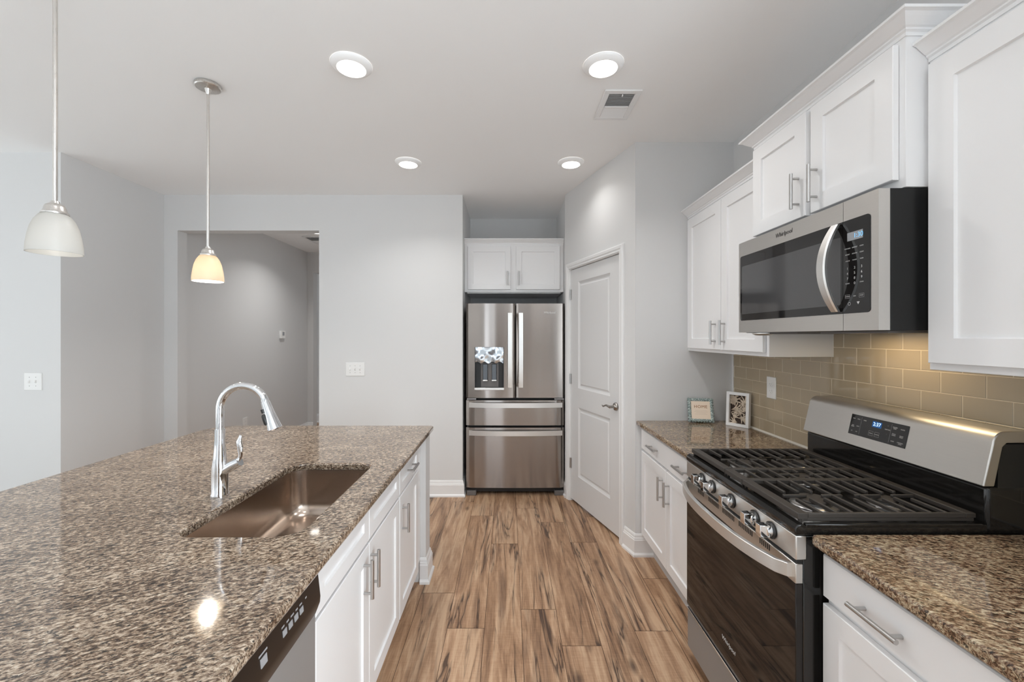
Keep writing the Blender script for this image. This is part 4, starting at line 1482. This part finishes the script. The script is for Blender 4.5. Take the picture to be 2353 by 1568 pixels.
outlet(lambda p: (XW - 0.008 - p.y, 2.414 + p.x, 1.186 + p.z), 'white wall outlet on the brown tile backsplash', (XW - 0.008, 2.414, 1.186))
outlet(lambda p: (-3.13 + p.y, 4.99 + p.x, 0.455 + p.z), 'white wall outlet low on the hallway wall, peeking over the island', (-3.13, 4.99, 0.455))
th = thing('thermostat', 'small white thermostat on the grey hallway wall', 'thermostat', (-3.13, 5.80, 1.50))
MB().box(-3.1295, -3.100, 5.735, 5.845, 1.455, 1.560).build('housing', PLATE, th, bevel=0.004)
MB().box(-3.1005, -3.0990, 5.765, 5.815, 1.495, 1.545).build('screen', LCD_BG, th)

# ------------------------------------------------------------------ framed pieces on the far counter
Zc = 0.914
# white shadow box with carved leaves
AF = thing('carved_art_frame', 'white box frame with carved leaf pattern leaning by the tiles', 'picture frame', (1.395, 2.695, Zc + 0.001))
a_dir = Vector((0.080, -0.116, 0)).normalized()
a_ang = math.atan2(a_dir.y, a_dir.x)
AF.rotation_euler = (radians(-3), 0, a_ang)
aw, ah, ad, ab = 0.140, 0.214, 0.026, 0.018
m = MB()
m.box(0, ab, 0, ad, 0, ah).box(aw - ab, aw, 0, ad, 0, ah).box(ab, aw - ab, 0, ad, 0, ab).box(ab, aw - ab, 0, ad, ah - ab, ah)
m.build('frame', TRIM, AF, local=True)
MB().box(ab, aw - ab, ad - 0.006, ad - 0.002, ab, ah - ab).build('backing', pm('dark_backing', s2l((58, 44, 36)), 0.8), AF, local=True)
CARVE = pm('carved_wood', s2l((214, 198, 178)), 0.6)
lv = MB()
X0, X1, Z0, Z1 = ab, aw - ab, ab, ah - ab


def strip(pts, w):
    out = []
    for i, p in enumerate(pts):
        q0, q1 = Vector(pts[max(i - 1, 0)]), Vector(pts[min(i + 1, len(pts) - 1)])
        dd = (q1 - q0).normalized()
        nn = Vector((-dd.y, dd.x))
        t = i / (len(pts) - 1)
        ww = w * (0.55 + 0.45 * sin(pi * min(1, t * 1.1)))
        out.append((Vector(p) + nn * ww, Vector(p) - nn * ww))
    cl = lambda v: (min(max(v.x, X0), X1), min(max(v.y, Z0), Z1))
    L = []
    for a, b in out:
        a, b = cl(a), cl(b)
        L.append([(a[0], ad - 0.012, a[1]), (b[0], ad - 0.012, b[1]), (b[0], ad - 0.006, b[1]), (a[0], ad - 0.006, a[1])])
    lv.loops(L)


def leaf(bx, bz, ang, length, spread, n, w, curl):
    for i in range(n):
        f = (i - (n - 1) / 2) / max(1, (n - 1) / 2)
        pts = []
        for k in range(9):
            t = k / 8
            aa = ang + f * spread * (0.35 + 0.65 * t) + curl * t * f
            rr = length * t * (1 - 0.22 * f * f)
            pts.append((bx + rr * cos(aa), bz + rr * sin(aa)))
        strip(pts, w)


for args in ((0.050, 0.128, radians(118), 0.080, 0.55, 7, 0.0021, 0.5), (0.118, 0.196, radians(-60), 0.03, 0.5, 4, 0.002, 0.3),
             (0.106, 0.132, radians(75), 0.070, 0.50, 6, 0.0020, 0.5), (0.070, 0.070, radians(95), 0.052, 1.05, 9, 0.0020, 0.4),
             (0.026, 0.100, radians(15), 0.085, 0.28, 5, 0.0022, 0.4), (0.112, 0.022, radians(92), 0.060, 0.42, 6, 0.0020, 0.4),
             (0.062, 0.022, radians(165), 0.050, 0.5, 5, 0.0021, 0.4), (0.078, 0.060, radians(-25), 0.05, 0.5, 4, 0.0021, 0.3),
             (0.030, 0.132, radians(70), 0.07, 0.35, 5, 0.002, 0.5), (0.020, 0.190, radians(-40), 0.06, 0.4, 5, 0.0022, 0.3),
             (0.122, 0.100, radians(150), 0.05, 0.5, 5, 0.002, 0.3), (0.040, 0.045, radians(60), 0.05, 0.5, 5, 0.002, 0.4),
             (0.118, 0.150, radians(200), 0.05, 0.4, 5, 0.002, 0.3)):
    args = args[:6] + (args[6] * 1.45,) + args[7:]
    leaf(*args)
lv.build('carved_leaves', CARVE, AF, local=True)

# HOME sign in a scalloped blue-green frame
HF = thing('home_sign', 'small cream HOME sign in a scalloped blue-green frame', 'picture frame', (1.262, 2.742, Zc + 0.003))
HF.rotation_euler = (radians(-17), 0, radians(-13))
hw_, hh_ = 0.158, 0.158
m, nt, b = new_mat('patina')
g = N(nt, 'ShaderNodeNewGeometry')
n1 = N(nt, 'ShaderNodeTexNoise', Scale=170.0, Detail=3.0)
nt.links.new(g.outputs['Position'], n1.inputs['Vector'])
rp = ramp(nt, [(0.38, s2l((92, 104, 103))), (0.52, s2l((142, 160, 157))), (0.66, s2l((205, 213, 209)))])
nt.links.new(n1.outputs[0], rp.inputs[0])
nt.links.new(rp.outputs[0], b.inputs['Base Color'])
b.inputs['Roughness'].default_value = 0.45
add_bump(nt, b, n1.outputs[0], 0.6, 0.002)
PATINA = m


def scallop(inset, amp, n=9):
    pts = []
    for sx, sz, ex_, ez in ((0, 0, 1, 0), (1, 0, 1, 1), (1, 1, 0, 1), (0, 1, 0, 0)):
        for i in range(n * 6):
            t = i / (n * 6)
            x, z = sx + (ex_ - sx) * t, sz + (ez - sz) * t
            nx, nz = (ez - sz), -(ex_ - sx)
            o = amp * abs(sin(pi * n * t)) - inset
            pts.append(((x) * hw_ - hw_ / 2 + nx * o + 0, z * hh_ + nz * o + 0.004))
    return pts


def rect_ring(i, n=9):
    pts = []
    for sx, sz, ex_, ez in ((0, 0, 1, 0), (1, 0, 1, 1), (1, 1, 0, 1), (0, 1, 0, 0)):
        for k in range(n * 6):
            t = k / (n * 6)
            x, z = sx + (ex_ - sx) * t, sz + (ez - sz) * t
            pts.append(((x - 0.5) * (hw_ - 2 * i), 0.004 + i + z * (hh_ - 2 * i)))
    return pts


bl_ = [scallop(0.004, 0.006), scallop(0.006, 0.006)]
MB().loops([[(p[0], y, p[1]) for p in q] for q, y in ((scallop(0.004, 0.005), 0.010), (scallop(0.004, 0.006), 0.002), (scallop(0.007, 0.005), -0.003), (rect_ring(0.012), -0.006), (rect_ring(0.020), -0.003), (rect_ring(0.022), 0.002))], True, True).build('scalloped_frame', PATINA, HF, local=True)
MB().box(-hw_ / 2 + 0.021, hw_ / 2 - 0.021, -0.0008, 0.002, 0.025, hh_ - 0.017).build('card', pm('cream_card', s2l((236, 218, 198)), 0.35), HF, local=True)
GOLD = pm('brown_gold_print', s2l((150, 100, 52)), 0.4)
ho = lettering('HOME', 0.027, basis((0, -0.0012, 0.104), (1, 0, 0), (0, 0, 1)), GOLD, None, 'lettering', spacing=1.15)
ho.parent = HF
fl = MB()
for zz, w_ in ((0.079, 0.07), (0.071, 0.085), (0.063, 0.06), (0.055, 0.075)):
    fl.poly([(-w_ / 2, -0.0010, zz), (w_ / 2, -0.0010, zz), (w_ / 2, -0.0010, zz + 0.0016), (-w_ / 2, -0.0010, zz + 0.0016)])
fl.build('small_print', pm('faint_print', s2l((206, 190, 172)), 0.5), HF, local=True)
MB().loops([[(x, 0.010, 0.115), (x, 0.013, 0.115), (x, 0.062, 0.018), (x, 0.059, 0.018)] for x in (-0.02, 0.02)]).build('easel_back', BLACKP, HF, local=True)
